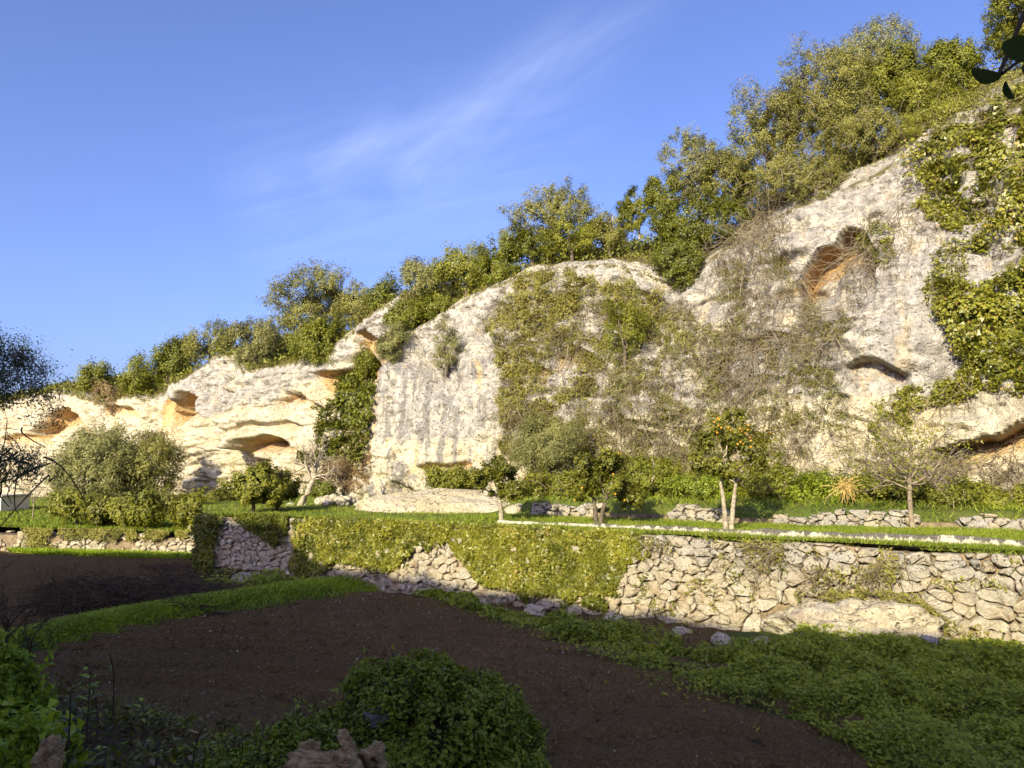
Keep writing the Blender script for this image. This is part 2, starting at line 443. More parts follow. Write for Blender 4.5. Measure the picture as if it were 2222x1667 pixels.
ledge([(2050, 975), (2100, 955), (2160, 950), (2240, 905), (2330, 900)], .6, 60, 2.3, 62, .9, 40)
ledge([(960, 1010), (985, 1003), (1020, 1008), (1050, 1000)], .25, 40, .8, 20, .8)
ledge([(830, 985), (870, 992), (910, 985)], .15, 20, .35, 18, .4)
ledge([(1200, 770), (1240, 745), (1290, 770)], .1, 20, .9, 45, .8)
ledge([(1120, 800), (1150, 782), (1190, 800)], .1, 20, .7, 40, .8)
ledge([(1620, 742), (1680, 720), (1740, 728)], .2, 25, .6, 24, .7)
ledge([(375, 1010), (430, 1004), (480, 1012), (530, 1006)], .2, 14, .45, 10, .3)
ledge([(375, 1035), (420, 1030), (470, 1038), (560, 1030)], .2, 14, .45, 10, .3)
# gully left of the buttress, sharp against the buttress
bx = np.interp(QY, [640, 740, 790, 900, 1000, 1090], [850, 872, 826, 804, 788, 780]) + wob*.5
g = smooth(bx - 150, bx - 40, QX)*(1 - smooth(bx - 8, bx + 6, QX))*smooth(690, 800, QY)
D -= 2.1*g*isf
# buttress swells out, then a bay behind the vines
yb_ = np.interp(QX, [780, 826, 857, 905, 960, 1010, 1045, 1110], [800, 796, 786, 802, 806, 782, 742, 700]) + wob*.6
bt = smooth(bx - 6, bx + 40, QX)*(1 - smooth(1030, 1110, QX))*smooth(-9, 9, QY - yb_)
D += 1.25*bt*isf
D -= .35*smooth(890, 930, QX)*(1 - smooth(1090, 1130, QX))*np.exp(-np.maximum(0, yb_ - QY)/40)*(QY < yb_)*isf
STR = np.maximum(STR, smooth(800, 840, QX)*(1 - smooth(1070, 1110, QX))*smooth(740, 800, QY))
STR = np.maximum(STR, .45*smooth(1850, 1900, QX)*smooth(560, 640, QY)*(1 - smooth(860, 930, QY)))
STR = np.maximum(STR, .35*(1 - smooth(640, 680, QX))*(1 - smooth(880, 940, QY)))
STR = np.maximum(STR, .5*smooth(1400, 1450, QX)*(1 - smooth(900, 950, QY)))
br = smooth(0, 1, (QX - 480)/60)*(1 - smooth(560, 640, QX))*(1 - smooth(900, 985, QY))
D += .6*br*isf
# nose of the right buttress
D += .9*np.exp(-((QX - 1960)/110)**2 - ((QY - 700)/130)**2)*isf
D -= .8*np.exp(-((QX - 1470)/60)**2 - ((QY - 640)/60)**2)*isf
# brow notch cracks on the grey slab
for (xa, ya, xb, yb, dep, wd) in [(1000, 780, 1075, 660, 1.0, 8), (890, 735, 905, 800, .7, 7), (930, 800, 960, 690, .4, 6), (1085, 640, 1060, 730, .5, 7), (880, 880, 868, 800, .3, 5), (868, 800, 872, 1000, .25, 5), (560, 900, 540, 960, .3, 6), (620, 830, 632, 900, .3, 6), (500, 860, 480, 930, .35, 8)]:
    vx, vy = xb - xa, yb - ya; L2 = vx*vx + vy*vy
    tt = np.clip(((QX + wob - xa)*vx + (QY - ya)*vy)/L2, 0, 1)
    dd = np.hypot(QX + wob - xa - tt*vx, QY - ya - tt*vy)
    D -= dep*np.exp(-(dd/wd)**2)*isf
GRY = np.clip(.50*smooth(0, 1, (np.interp(QX, [-400, 0, 300, 480, 620, 760, 800, 1100, 1400, 2222], [895, 895, 890, 930, 900, 800, 985, 985, 930, 850]) - QY)/50) + .12, 0, 1)
GRY += .35*smooth(1850, 1930, QX)*smooth(480, 560, QY)*(1 - smooth(820, 900, QY))
# fractal relief
fade = isf*1.0; fade[:NF] *= smooth(1.0, .93, vf)[:, None]*.65 + .35
q = P0.copy(); q[..., 2] *= 1.25
SMO = np.maximum(smooth(800, 850, QX)*(1 - smooth(1060, 1130, QX)), .8*smooth(1850, 1900, QX)*(1 - smooth(2060, 2120, QX))*smooth(480, 560, QY)*(1 - smooth(840, 900, QY)))*(1 - smooth(985, 1030, QY))
fade2 = fade*(1 - .75*CAVE)*(1 - .68*SMO)
D += (fbm(q/4.2, 3, 11)*.85 + fbm(q/1.5, 3, 23)*.42)*fade*(1 - .5*CAVE)
rid = 1 - np.abs(fbm(q/2.3, 4, 51)); D += (rid - .8)*.55*fade2
bil = np.abs(fbm(q/1.25, 3, 53)); D += (bil - .25)*.75*fade2
stp = fbm(np.stack([q[..., 0]/5, q[..., 1]/5, q[..., 2]/2.2], -1), 3, 54)*3.2; D += ((np.floor(stp) + smooth(.0, .22, stp - np.floor(stp))) - stp)*.34*fade2
ck = np.abs(fbm(np.stack([q[..., 0]/1.9, q[..., 1]/1.9, q[..., 2]/2.6], -1), 3, 57)); D -= .30*np.exp(-(ck/.035)**2)*fade2*smooth(-.2, .2, fbm(q/5, 2, 58))
D += fbm(q/.62, 3, 59)*.15*fade2
flute = fbm(np.stack([P0[..., 0]*1.25, P0[..., 1]*1.25, P0[..., 2]*.10], -1), 3, 62); D += flute*.55*STR*fade*(1 - .75*CAVE)
# bedding, stronger low down on the left
lowm = smooth(905, 990, QY)*(1 - smooth(760, 800, QX))
bed = fbm(np.stack([P0[..., 0]/7, P0[..., 1]/7, P0[..., 2]*2.6 + fbm(q/3, 2, 3)*.8], -1), 3, 31)
D += bed*(.24 + .55*lowm)*fade2*.8
hb = fbm(np.stack([P0[..., 0]/1.2, P0[..., 1]/1.2, P0[..., 2]*3.2], -1), 2, 37)
D -= smooth(.28, .52, hb)*(.10 + .30*lowm)*fade2
pit = fbm(q/.5, 2, 61); pmask = smooth(-.15, .3, fbm(q/3.0, 2, 71))
D -= smooth(.26, .5, pit)*(.10 + .42*pmask)*fade2
D += fbm(q/.33, 2, 81)*.05*fade
SOILA = np.zeros((NR, NC)); SOILA[NF:] = smooth(0, .25, us)[:, None]; SOILA[:NF] = (.55*smooth(.93, 1., vf))[:, None]
SOILA[NF:] *= .6 + .6*fbm(P0[NF:]/2.2, 3, 91) + .4
SOILA *= 1 - .9*np.exp(-((QX - 2000)/35)**2 - ((QY - 330)/70)**2)
CL = P0.copy()
outn = -INW
CL[..., 0] += outn[None, :, 0]*D; CL[..., 1] += outn[None, :, 1]*D
CL[NF:, :, 2] += (fbm(P0[NF:]/3.0, 4, 95)*.5)*smooth(0, .1, us)[:, None]
for (ox, oy, rx_, ry_, am) in [(365, 895, 14, 40, 1.), (745, 820, 40, 40, .8), (790, 760, 30, 35, .7), (1880, 830, 26, 55, .75), (1800, 580, 60, 40, .5), (2140, 980, 110, 45, .7), (2060, 1010, 90, 30, .6), (1020, 930, 16, 70, .5), (950, 930, 14, 60, .4),
                               (600, 970, 70, 22, .6), (570, 1010, 120, 25, .35), (430, 885, 50, 25, .7), (130, 915, 50, 25, .8), (40, 960, 70, 30, .6), (270, 890, 40, 22, .6), (1160, 830, 50, 60, .6), (1190, 960, 80, 50, .4), (1760, 760, 60, 40, .4), (640, 870, 40, 20, .5), (780, 1000, 30, 60, .5), (760, 900, 60, 60, .4)]:
    OCH = np.maximum(OCH, .7*am*np.exp(-((QX + wob - ox)/rx_)**2 - ((QY + wob - oy)/ry_)**2))
OCH = np.clip(OCH, 0, 1)
CLN = grid_normals(CL)
if (CLN[:NF, :, 1].mean() > 0): CLN = -CLN
CQX, CQY = project(CL)
F_ = grid_faces(NR, NC)
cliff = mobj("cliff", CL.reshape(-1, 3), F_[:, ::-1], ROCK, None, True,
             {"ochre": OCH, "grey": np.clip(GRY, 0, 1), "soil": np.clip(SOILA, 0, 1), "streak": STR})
tag(cliff, "pale limestone cliff with ochre caves and grey streaks", None, None, "structure")

# ------------------------------------------------------------------ ground sheets
def wall_front(px, poly):
    """distance along Y where the plan ray of column px meets polyline poly"""
    a = (np.asarray(px, float) - IW/2)/HFOC
    best = np.full(a.shape, np.inf)
    for i in range(len(poly) - 1):
        p, q_ = poly[i], poly[i+1]; e = q_ - p
        den = e[0] - a*e[1]; den = np.where(np.abs(den) < 1e-9, 1e-9, den)
        t = (a*p[1] - p[0])/den; y = p[1] + t*e[1]
        best = np.where((t >= -1e-6) & (t <= 1 + 1e-6) & (y > 0), np.minimum(best, y), best)
    return best
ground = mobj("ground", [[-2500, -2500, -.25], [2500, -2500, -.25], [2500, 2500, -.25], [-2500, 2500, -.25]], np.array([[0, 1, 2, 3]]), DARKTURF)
tag(ground, None, None, None, "structure")
# ploughed field: one sheet with clods and curved tine marks
fx = np.linspace(-36, 13, 380); fy = 6.0 + 34.5*np.linspace(0, 1, 280)**1.25
GX, GY = np.meshgrid(fx, fy)
rad = np.hypot((GX + 9.0)*.55, (GY - 10.5))
rad2 = np.hypot((GX - 3.5)*.8, GY - 4.0)
tine = .5*(np.sin(rad*9.0 + fbm(np.stack([GX/2, GY/2, 0*GX], -1), 2, 3)*1.4)) + .5*np.sin(rad2*7.0 + 1.3)
tm = smooth(.0, .4, fbm(np.stack([GX/3.0, GY/3.0, 0*GX + 4], -1), 3, 6))
GZ = tine*.055*tm + fbm(np.stack([GX/.35, GY/.35, 0*GX], -1), 3, 9)*.045 + fbm(np.stack([GX/2.4, GY/2.4, 0*GX], -1), 2, 12)*.05
for (cx_, cy_, r0, a0, a1) in [(-9.0, 10.5, 7.0, 0, 1), (-9.0, 10.5, 7.8, 0, 1), (-9.0, 10.5, 8.6, 0, 1), (-9.0, 10.5, 9.5, 0, 1), (-9., 10.5, 5.4, 0, 1), (-9., 10.5, 4.2, 0, 1), (3.5, 4.0, 7.9, 0, 1), (3.5, 4.0, 6.6, 0, 1), (3.5, 4.0, 9.6, 0, 1)]:
    rr = (rad if cx_ < 0 else rad2) + .25*fbm(np.stack([GX/3, GY/3, 0*GX], -1), 2, 14)
    GZ -= .15*np.exp(-((rr - r0)/.09)**2); GZ += .10*np.exp(-((rr - r0 - .2)/.11)**2)
field = mobj("ploughed_field", np.stack([GX, GY, GZ], -1).reshape(-1, 3), grid_faces(*GX.shape), SOIL)
tag(field, None, None, None, "structure")

def wall_nrm_dist(px): return wall_front(px, WALL)
# main terrace sheet between the wall top and the cliff foot
NTC, NTR = 300, 46
tpx = np.linspace(446, 2700, NTC); tf = wall_front(tpx, WALL)
tf = np.where(np.isfinite(tf), tf, 40.) + .25
tb = np.interp(tpx, cpx, FXY[:, 1]) + 2.5
tzb = np.interp(tpx, cpx, foot_z)
BACKW = lambda px: np.interp(px, [446, 1083, 1150, 1577, 2222, 2700], [34, 28.6, 27.8, 23.9, 21.2, 19.4])      # line of the rough back wall
def terrace_height(px, Y):
    f = np.interp(px, tpx, tf); b = np.interp(px, tpx, tb); zb = np.interp(px, tpx, tzb)
    w = BACKW(px)
    right = smooth(1040, 1160, px)
    z1 = TZ + (zb - TZ)*smooth(.25, 1., (Y - f)/(b - f))
    z2 = TZ + .5*smooth(w - .05, w + .7, Y) + (zb + .15 - TZ - .5)*smooth(w, b, Y)
    return z1*(1 - right) + z2*right
v = np.linspace(0, 1, NTR)[:, None]
TY = tf[None]*(1 - v) + tb[None]*v; TPX = np.broadcast_to(tpx[None], TY.shape)
TX = (TPX - IW/2)/HFOC*TY
THZ = terrace_height(TPX, TY) + fbm(np.stack([TX/1.6, TY/1.6, 0*TX], -1), 3, 41)*.06
terrace = mobj("terrace", np.stack([TX, TY, THZ], -1).reshape(-1, 3), grid_faces(NTR, NTC), TURF)
tag(terrace, None, None, None, "structure")
# lower terrace on the far left
lpx = np.linspace(-420, 540, 120)
lf = np.interp(lpx, [-420, 0, 100, 440, 540], [44, 38.0, 36.6, 34.5, 34.1]) + .3
lb = np.interp(lpx, cpx, FXY[:, 1]) + 2.5
LY = lf[None]*(1 - v) + lb[None]*v; LPX = np.broadcast_to(lpx[None], LY.shape); LX = (LPX - IW/2)/HFOC*LY
LZ = LTZ + .2*smooth(.3, 1, v) + fbm(np.stack([LX/2, LY/2, 0*LX], -1), 3, 43)*.08
lterr = mobj("lower_terrace", np.stack([LX, LY, LZ], -1).reshape(-1, 3), grid_faces(NTR, 120), TURF)
tag(lterr, None, None, None, "structure")
# the camera's own bank and the cliff behind it, which shades the field
def bank_z(X, Y):
    qn = X*VN[0] + Y*VN[1]
    return 2.45*(1 - smooth(2.2, 8.2, qn)) - .12
bx_ = np.linspace(-26, 18, 110); by_ = np.linspace(-10, 15, 90)
BX, BY = np.meshgrid(bx_, by_)
BZ = bank_z(BX, BY) + fbm(np.stack([BX/1.2, BY/1.2, 0*BX], -1), 3, 47)*.10*smooth(9.5, 7, BX*VN[0] + BY*VN[1])
bank = mobj("near_bank", np.stack([BX, BY, BZ], -1).reshape(-1, 3), grid_faces(90, 110), BANKM)
tag(bank, None, None, None, "structure")
ss = np.linspace(-75, 120, 800)
# crest height worked out from where its shadow ends: (x, y, z) of points on the shadow's edge
SHADE = [(30, 4, .3), (14, 14.4, .3), (11.2, 15.8, .35), (8.2, 16.9, .25), (5.6, 18.8, .05), (2.3, 21.2, .25), (-.5, 22.9, .45), (-2.7, 24.2, .35), (-4.2, 25.1, .6),
         (-5.6, 26.0, .55), (-6.9, 26.8, .9), (-7.6, 27.3, 1.25), (-8.3, 27.6, 2.0), (-9.5, 28.1, 1.9), (-11.2, 28.8, 2.1), (-12.2, 30.5, 1.9), (-14.5, 33.9, .1), (-18, 34.6, .0), (-22, 35.2, .1), (-32, 36.5, .1), (-70, 50, .2)]
cs, ch = [], []
for (x, y, z) in SHADE:
    L_ = (x*VN[0] + y*VN[1] + 9.0)/(SUN_H.x*VN[0] + SUN_H.y*VN[1])
    cs.append(x*VT[0] + y*VT[1] - L_*(SUN_H.x*VT[0] + SUN_H.y*VT[1])); ch.append(z + L_*math.tan(SUN_EL))
od = np.argsort(cs); cs = np.array(cs)[od]; ch = np.array(ch)[od]
CREST = np.interp(ss, cs, ch) + fbm(np.stack([ss/1.3, 0*ss, 0*ss], -1), 3, 77)*.22
prof_q = np.array([-2.0, -3.5, -5.0, -6.2, -7.2, -8.0, -8.6, -9.0, -12, -20, -45.])
prof_z = np.array([2.0, 2.4, 3.0, .3, .55, .8, .94, 1., 1.0, .98, .9])
OZ = np.stack([np.where(i < 3, prof_z[i], 3.0 + (CREST - 3.0)*prof_z[i]) for i in range(len(prof_q))])
OQ = np.broadcast_to(prof_q[:, None], OZ.shape) + fbm(np.stack([np.broadcast_to(ss[None]/3, OZ.shape), OZ/3, 0*OZ], -1), 3, 79)*.6*(OZ < 9)
OXY = OQ[..., None]*VN + ss[None, :, None]*VT
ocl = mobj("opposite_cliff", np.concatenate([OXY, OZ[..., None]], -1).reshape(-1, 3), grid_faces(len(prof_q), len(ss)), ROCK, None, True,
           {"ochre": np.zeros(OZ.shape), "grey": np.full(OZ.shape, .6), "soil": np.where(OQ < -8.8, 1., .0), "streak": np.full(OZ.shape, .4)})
tag(ocl, None, None, None, "structure")
# far hill closing the valley on the left
hx = np.linspace(-260, 40, 90); hy = np.linspace(0, 1, 14)
HX, HV = np.meshgrid(hx, hy)
HYv = 150 + HV*70
HZ = smooth(0, .55, HV)*(20.0 + 3*fbm(np.stack([HX/40, 0*HX, HV], -1), 3, 15) - (HX + 90)*.02) - .5 + fbm(np.stack([HX/9, HYv/9, 0*HX], -1), 4, 16)*.8
hill = mobj("far_hill", np.stack([HX, HYv, HZ], -1).reshape(-1, 3), grid_faces(14, 90), HILLM)
tag(hill, None, None, None, "structure")
# ------------------------------------------------------------------ dry-stone walls
def stone_material():
    t = NT("wall_stone"); p = t.pos()
    oi = t.n.new("ShaderNodeObjectInfo"); r = oi.outputs["Random"]
    sa = t.attr("tone")
    rr = t.math('FRACT', t.math('ADD', r, t.math('MULTIPLY', sa, 7.31)))
    n1 = t.noise(p, 2.2, 5); n2 = t.noise(p, 13, 6, .65); n3 = t.noise(p, 40, 4, .6)
    c = t.mix(rr, (.58, .49, .34), (.64, .585, .46))
    c = t.mix(t.math('MULTIPLY', t.ramp(n1, .48, .72), .7), c, (.47, .33, .17))
    c = t.mix(t.math('MULTIPLY', t.ramp(n2, .4, .7), .3), c, (.42, .385, .32))
    sep = t.n.new("ShaderNodeSeparateXYZ"); g = t.n.new("ShaderNodeNewGeometry"); t.l.new(g.outputs["Position"], sep.inputs[0])
    hi = t.ramp(sep.outputs[2], .9, 2.0)
    gm = t.math('MULTIPLY', t.ramp(t.math('ADD', t.noise(p, 1.1, 4), t.math('MULTIPLY', rr, .22)), .5, .72), hi)
    c = t.mix(t.math('MULTIPLY', gm, .7), c, (.42, .40, .37))
    lm = t.math('MULTIPLY', t.ramp(t.noise(p, 9, 4, .6), .56, .63), t.math('ADD', t.math('MULTIPLY', hi, .8), .08))
    c = t.mix(lm, c, (.07, .07, .06))
    b = t.bump(n1, .3); b = t.bump(n2, .16, 1., b); b = t.bump(n3, .05, 1., b)
    t.b.inputs["Specular IOR Level"].default_value = .1
    return t.done(c, .95, b)
STONE = stone_material()
EARTH = plain_mat("wall_earth", (.22, .17, .105), (.12, .09, .055), 7.)
def clip_half(poly, n, c):
    out = []
    for i in range(len(poly)):
        a, b = poly[i], poly[(i+1) % len(poly)]
        da = a[0]*n[0] + a[1]*n[1] - c; db = b[0]*n[0] + b[1]*n[1] - c
        if da <= 0: out.append(a)
        if (da < 0 < db) or (db < 0 < da):
            t = da/(da - db); out.append((a[0] + (b[0]-a[0])*t, a[1] + (b[1]-a[1])*t))
    return out
def stone_cells(s0, s1, zfun, size_fun, rng, irregular=.48, merge=.34):
    """voronoi-like cells in rough courses; zfun(s)->(z0,z1); size_fun(s,z)->(w,h)"""
    seeds = []
    zlo = min(zfun(x)[0] for x in np.linspace(s0, s1, 40)); zhi = max(zfun(x)[1] for x in np.linspace(s0, s1, 40))
    z = zlo; row = 0
    while z < zhi + .1:
        w0, h0 = size_fun(.5*(s0+s1), z)
        s = s0 - rng.uniform(0, w0)
        while s < s1:
            w, h = size_fun(s, z); w *= rng.uniform(.45, 1.9)
            a, b = zfun(min(max(s, s0), s1))
            if a - h*.5 < z < b + h*.4:
                seeds.append((s + w*.5, z + h*(.5 + rng.uniform(-irregular, irregular)), w, h))
                if rng.random() < merge: seeds.append((s + w, z + h*rng.uniform(.05, .25), w*.4, h*.4))
            s += w
        z += h0; row += 1
    S_ = np.array(seeds); cells = []
    asp = 1.35
    for i in range(len(S_)):
        sx, sz, w, h = S_[i]
        a, b = zfun(min(max(sx, s0), s1))
        poly = [(max(sx - w*1.6, s0), max(sz - h*1.6, a)), (min(sx + w*1.6, s1), max(sz - h*1.6, a)), (min(sx + w*1.6, s1), min(sz + h*1.6, b)), (max(sx - w*1.6, s0), min(sz + h*1.6, b))]
        if poly[0][0] >= poly[1][0] or poly[0][1] >= poly[2][1]: continue
        dx = S_[:, 0] - sx; dz = (S_[:, 1] - sz)*asp
        nb = np.argsort(dx*dx + dz*dz)[1:22]
        for j in nb:
            # power-diagram bisector so bigger stones keep more room
            ax, az = S_[j, 0] - sx, (S_[j, 1] - sz)*asp
            r1, r2 = (w*.5)**2, (S_[j, 2]*.5)**2
            d2 = ax*ax + az*az; m = .5*(d2 + r1 - r2)/d2; m = min(max(m, .25), .75)
            n = (ax, az*asp); c = ax*(sx + ax*m) + az*asp*(sz + (S_[j, 1]-sz)*m)
            poly = clip_half(poly, n, c)
            if len(poly) < 3: break
        if len(poly) >= 3: cells.append(np.array(poly))
    return cells
def stone_local(poly, depth, gap, rng, seed):
    """a pillow-faced stone: local x along wall, y out of wall, z up, about its centre"""
    c = poly.mean(0); p = poly - c
    ext = p.max(0) - p.min(0)
    if min(ext) < .05: return None
    sc = np.clip((np.linalg.norm(p, axis=1) - gap)/np.linalg.norm(p, axis=1), .3, 1)
    p = p*sc[:, None]
    for _ in range(1):     # ease the corners
        nx = np.roll(p, -1, 0); p = np.stack([.86*p + .14*nx, .14*p + .86*nx], 1).reshape(-1, 2)
    # even resample to 12
    d = np.r_[0, np.cumsum(np.linalg.norm(np.roll(p, -1, 0) - p, axis=1))]; q_ = np.vstack([p, p[:1]])
    tt = np.linspace(0, d[-1], 13)[:-1]
    p = np.stack([np.interp(tt, d, q_[:, 0]), np.interp(tt, d, q_[:, 1])], -1)
    tiltx, tilty = rng.uniform(-.45, .45, 2)
    rings = []
    for scl, dep in ((1., -.14), (1.0, depth*.68), (.95, depth*.92), (.62, depth*1.0)):
        r = p*scl; y = np.full(12, dep)
        if dep > 0: y = y + r[:, 0]*tiltx*.6 + r[:, 1]*tilty*.6
        rings.append(np.stack([r[:, 0], y, r[:, 1]], -1))
    V = np.concatenate(rings + [np.array([[0, depth*1.08, 0]])])
    nz = fbm(V*6 + seed*3.7, 2, 7)
    V[12:, 1] += nz[12:]*depth*.75; V[12:, 0] += fbm(V[12:]*5 + seed*1.9 + 5, 2, 8)*.085*min(1, ext[0]/.4); V[12:, 2] += fbm(V[12:]*5 + seed*2.9 + 9, 2, 9)*.085*min(1, ext[1]/.3)
    F = []
    for k_ in range(3):
        for i in range(12):
            j = (i+1) % 12; F.append((k_*12 + i, k_*12 + j, k_*12 + 12 + j, k_*12 + 12 + i))
    T = [(36 + i, 36 + (i+1) % 12, 48) for i in range(12)]
    return V, np.array(F), np.array(T), c
class WallLine:
    """plan polyline with height profile and batter"""
    def __init__(s, pts, batter=.12):
        s.p = np.asarray(pts, float); s.seg = np.linalg.norm(np.diff(s.p, axis=0), axis=1); s.cum = np.r_[0, np.cumsum(s.seg)]; s.b = batter; s.len = s.cum[-1]
    def frame(s, d):
        i = int(np.clip(np.searchsorted(s.cum, d) - 1, 0, len(s.seg)-1)); e = (s.p[i+1]-s.p[i])/s.seg[i]
        xy = s.p[i] + e*(d - s.cum[i]); nrm = np.array([-e[1], e[0]])
        if nrm @ (-xy) < 0: nrm = -nrm          # faces the field
        return xy, e, nrm
    def pt(s, d, z, out=0.):
        xy, e, nrm = s.frame(d); q_ = xy + nrm*(out - s.b*z)
        return np.array([q_[0], q_[1], z])
def build_wall(name, line, label, cells, depth_fun, gap, rng, core_z, limit=300, base_z=0., cat="wall"):
    root = empty(name, tuple(line.pt(line.len*.5, base_z)), label, cat)
    rx, ry, rz = root.location
    items = []
    for k_, poly in enumerate(cells):
        area = .5*abs(np.dot(poly[:, 0], np.roll(poly[:, 1], 1)) - np.dot(poly[:, 1], np.roll(poly[:, 0], 1)))
        c = poly.mean(0); dpt = line.pt(c[0], c[1]); items.append((area/np.hypot(dpt[0], dpt[1])**2, k_, poly))
    items.sort(key=lambda a: -a[0])
    VV, FF, TT, tone, off = [], [], [], [], 0
    for rank, (ar, k_, poly) in enumerate(items):
        r = stone_local(poly, depth_fun(poly)*rng.uniform(.7, 1.25), gap, rng, k_)
        if r is None: continue
        V, F, T, c = r
        xy, e, nrm = line.frame(c[0])
        o = line.pt(c[0], c[1])
        flip = e[0]*nrm[1] - e[1]*nrm[0] < 0
        Wd = np.empty_like(V)
        Wd[:, 0] = V[:, 0]*e[0] + (V[:, 1] - V[:, 2]*line.b)*nrm[0]; Wd[:, 1] = V[:, 0]*e[1] + (V[:, 1] - V[:, 2]*line.b)*nrm[1]; Wd[:, 2] = V[:, 2]
        if flip: F, T = F[:, ::-1], T[:, ::-1]
        if rank < limit:
            ob = obj("stone", mesh_data("stone", Wd, [F, T], STONE, False, {"tone": np.full(len(V), rng.random())}), root)
            ob.location = tuple(o - np.array([rx, ry, rz]))
        else:
            VV.append(Wd + o - np.array([rx, ry, rz])); FF.append(F + off); TT.append(T + off); off += len(V); tone.append(np.full(len(V), rng.random()))
    if VV:
        st = mobj("small_stones", np.concatenate(VV), [np.concatenate(FF), np.concatenate(TT)], STONE, root, False, {"tone": np.concatenate(tone)})
        st["kind"] = "stuff"
    # earth core behind the stones
    ds = np.linspace(0, line.len, 60); cv, cf = [], []
    for d in ds:
        z0, z1 = core_z(d)
        for (z, out) in ((z0, -.02), (z1 - .02, -.02), (z1 - .02, -.9), (z0, -.9)): cv.append(line.pt(d, z, out) - np.array([rx, ry, rz]))
    for i in range(59):
        for j in range(3): a = i*4 + j; cf.append((a, a+1, a+5, a+4))
    mobj("earth_core", np.array(cv), np.array(cf), EARTH, root, False)
    return root
rngw = np.random.default_rng(5)
MW = WallLine(WALL[:3], .10)                       # long wall, from beyond the frame on the right to the corner
RW = WallLine(WALL[2:5], .10)                      # darker end section
LW = WallLine(LWALL, .10)
def mw_top(d): return 2.12 + .05*math.sin(d*1.7) - .10*smooth(14, 0, d)
def mw_z(d): return (-.1, float(mw_top(d)))
def mw_size(d, z):
    big = float(1 - smooth(4, 19, d)); lowz = 1.0 + .35*float(smooth(1.0, .2, z))*big
    h = (.19 + .14*big)*lowz
    return (.27 + .20*big)*lowz, h
mw_cells = stone_cells(0, MW.len, mw_z, mw_size, rngw)
def keep(c):   # leave room for the boulder that the wall rides over
    return not (((c.mean(0)[0] - BOULD_S)/1.9)**2 + ((c.mean(0)[1] - .35)/.75)**2 < .75)
BP = on_z(1820, 1385, .35)
BOULD_S = float(min(((np.linalg.norm(MW.pt(d, .3)[:2] - BP[:2])), d) for d in np.linspace(0, MW.len, 300))[1])
mw_cells = [c for c in mw_cells if keep(c)]
main_wall = build_wall("retaining_wall", MW, "long dry-stone retaining wall of pale rounded boulders, ivy draped over its middle", mw_cells,
                       lambda p: .13 + .10*min(1., math.sqrt(abs(np.ptp(p[:, 0])*np.ptp(p[:, 1])))), .006, rngw, lambda d: (-.3, float(mw_top(d))))
rw_cells = stone_cells(0, RW.len, lambda d: (.25, 2.0), lambda d, z: (.25, .17), rngw)
end_wall = build_wall("retaining_wall", RW, "shaded rounded end of the retaining wall built of small brown stones", rw_cells, lambda p: .09, .012, rngw, lambda d: (-.3, 2.1))
lw_cells = stone_cells(0, LW.len, lambda d: (-.05, .92), lambda d, z: (.30, .20), rngw)
lw_cells = [c for c in lw_cells if fbm(np.array([[c.mean(0)[0]/1.6, c.mean(0)[1], 2.]]), 2, 4)[0] > -.35]
left_wall = build_wall("terrace_wall", LW, "low overgrown white stone wall at the far end of the brown field", lw_cells, lambda p: .10, .014, rngw, lambda d: (-.3, .75))
# rough wall at the back of the terrace
bwp = [(2500, 19.9), (2222, 21.2), (1577, 23.9), (1150, 27.8)]
BW = WallLine(np.array([[(px - IW/2)/HFOC*y, y - .1] for px, y in bwp]), .05)
def bw_z(d): return (TZ - .05, TZ + .42 + .26*float(fbm(np.array([[d/1.1, 0, 0]]), 2, 3)[0]))
bw_cells = stone_cells(0, BW.len, bw_z, lambda d, z: (.34, .21), rngw, .4)
bw_cells = [c for c in bw_cells if fbm(np.array([[c.mean(0)[0]/1.8, 1., 2.]]), 2, 14)[0] > -.5]
back_wall = build_wall("rubble_wall", BW, "low tumbled white stone wall at the back of the grassy terrace behind the orange trees", bw_cells, lambda p: .13, .01, rngw,
                       lambda d: (TZ - .3, TZ + .2), base_z=TZ)
# whitewashed kerb along the lip of the terrace
def kerb_mat():
    t = NT("lichened_kerb"); p = t.pos(); n = t.noise(t.pos((1, 1, .45)), 5.0, 6, .75); n2 = t.noise(p, 20, 5)
    sep = t.n.new("ShaderNodeSeparateXYZ"); g = t.n.new("ShaderNodeNewGeometry"); t.l.new(g.outputs["Position"], sep.inputs[0])
    f = t.math('ADD', t.math('MULTIPLY', n, 1.6), t.math('MULTIPLY', t.ramp(sep.outputs[2], TZ + .02, TZ + .19), .30))
    c = t.mix(t.ramp(f, .90, 1.0), (.50, .46, .37), (.085, .08, .07))
    c = t.mix(t.math('MULTIPLY', t.ramp(n2, .4, .7), .35), c, (.32, .29, .24))
    return t.done(c, .95, t.bump(n2, .04, 1., t.bump(n, .06)))
KERB = kerb_mat()
kd = np.linspace(.2, 21.5, 220); kv, kf = [], []
for i, d in enumerate(kd):
    xy, e, nrm = MW.frame(d)
    w = fbm(np.array([[d*1.5, 0, 0]]), 2, 3)[0]*.025; out = -.85 + .12*math.sin(d*.6)
    ht = .19 + w - .08*float(smooth(9, 20, d))
    for (o_, z_) in ((out + .02, TZ - .15), (out, TZ + ht - .03), (out - .03, TZ + ht), (out - .15, TZ + ht), (out - .17, TZ - .1)):
        q_ = xy + nrm*o_; kv.append((q_[0], q_[1], z_ + (w if z_ > TZ else 0)))
for i in range(len(kd)-1):
    for j in range(4): a = i*5 + j; kf.append((a, a+1, a+6, a+5))
kerb = mobj("stone_kerb", np.array(kv), np.array(kf), KERB, None, False)
tag(kerb, "long low whitewashed kerb with black lichen along the terrace lip", "kerb")

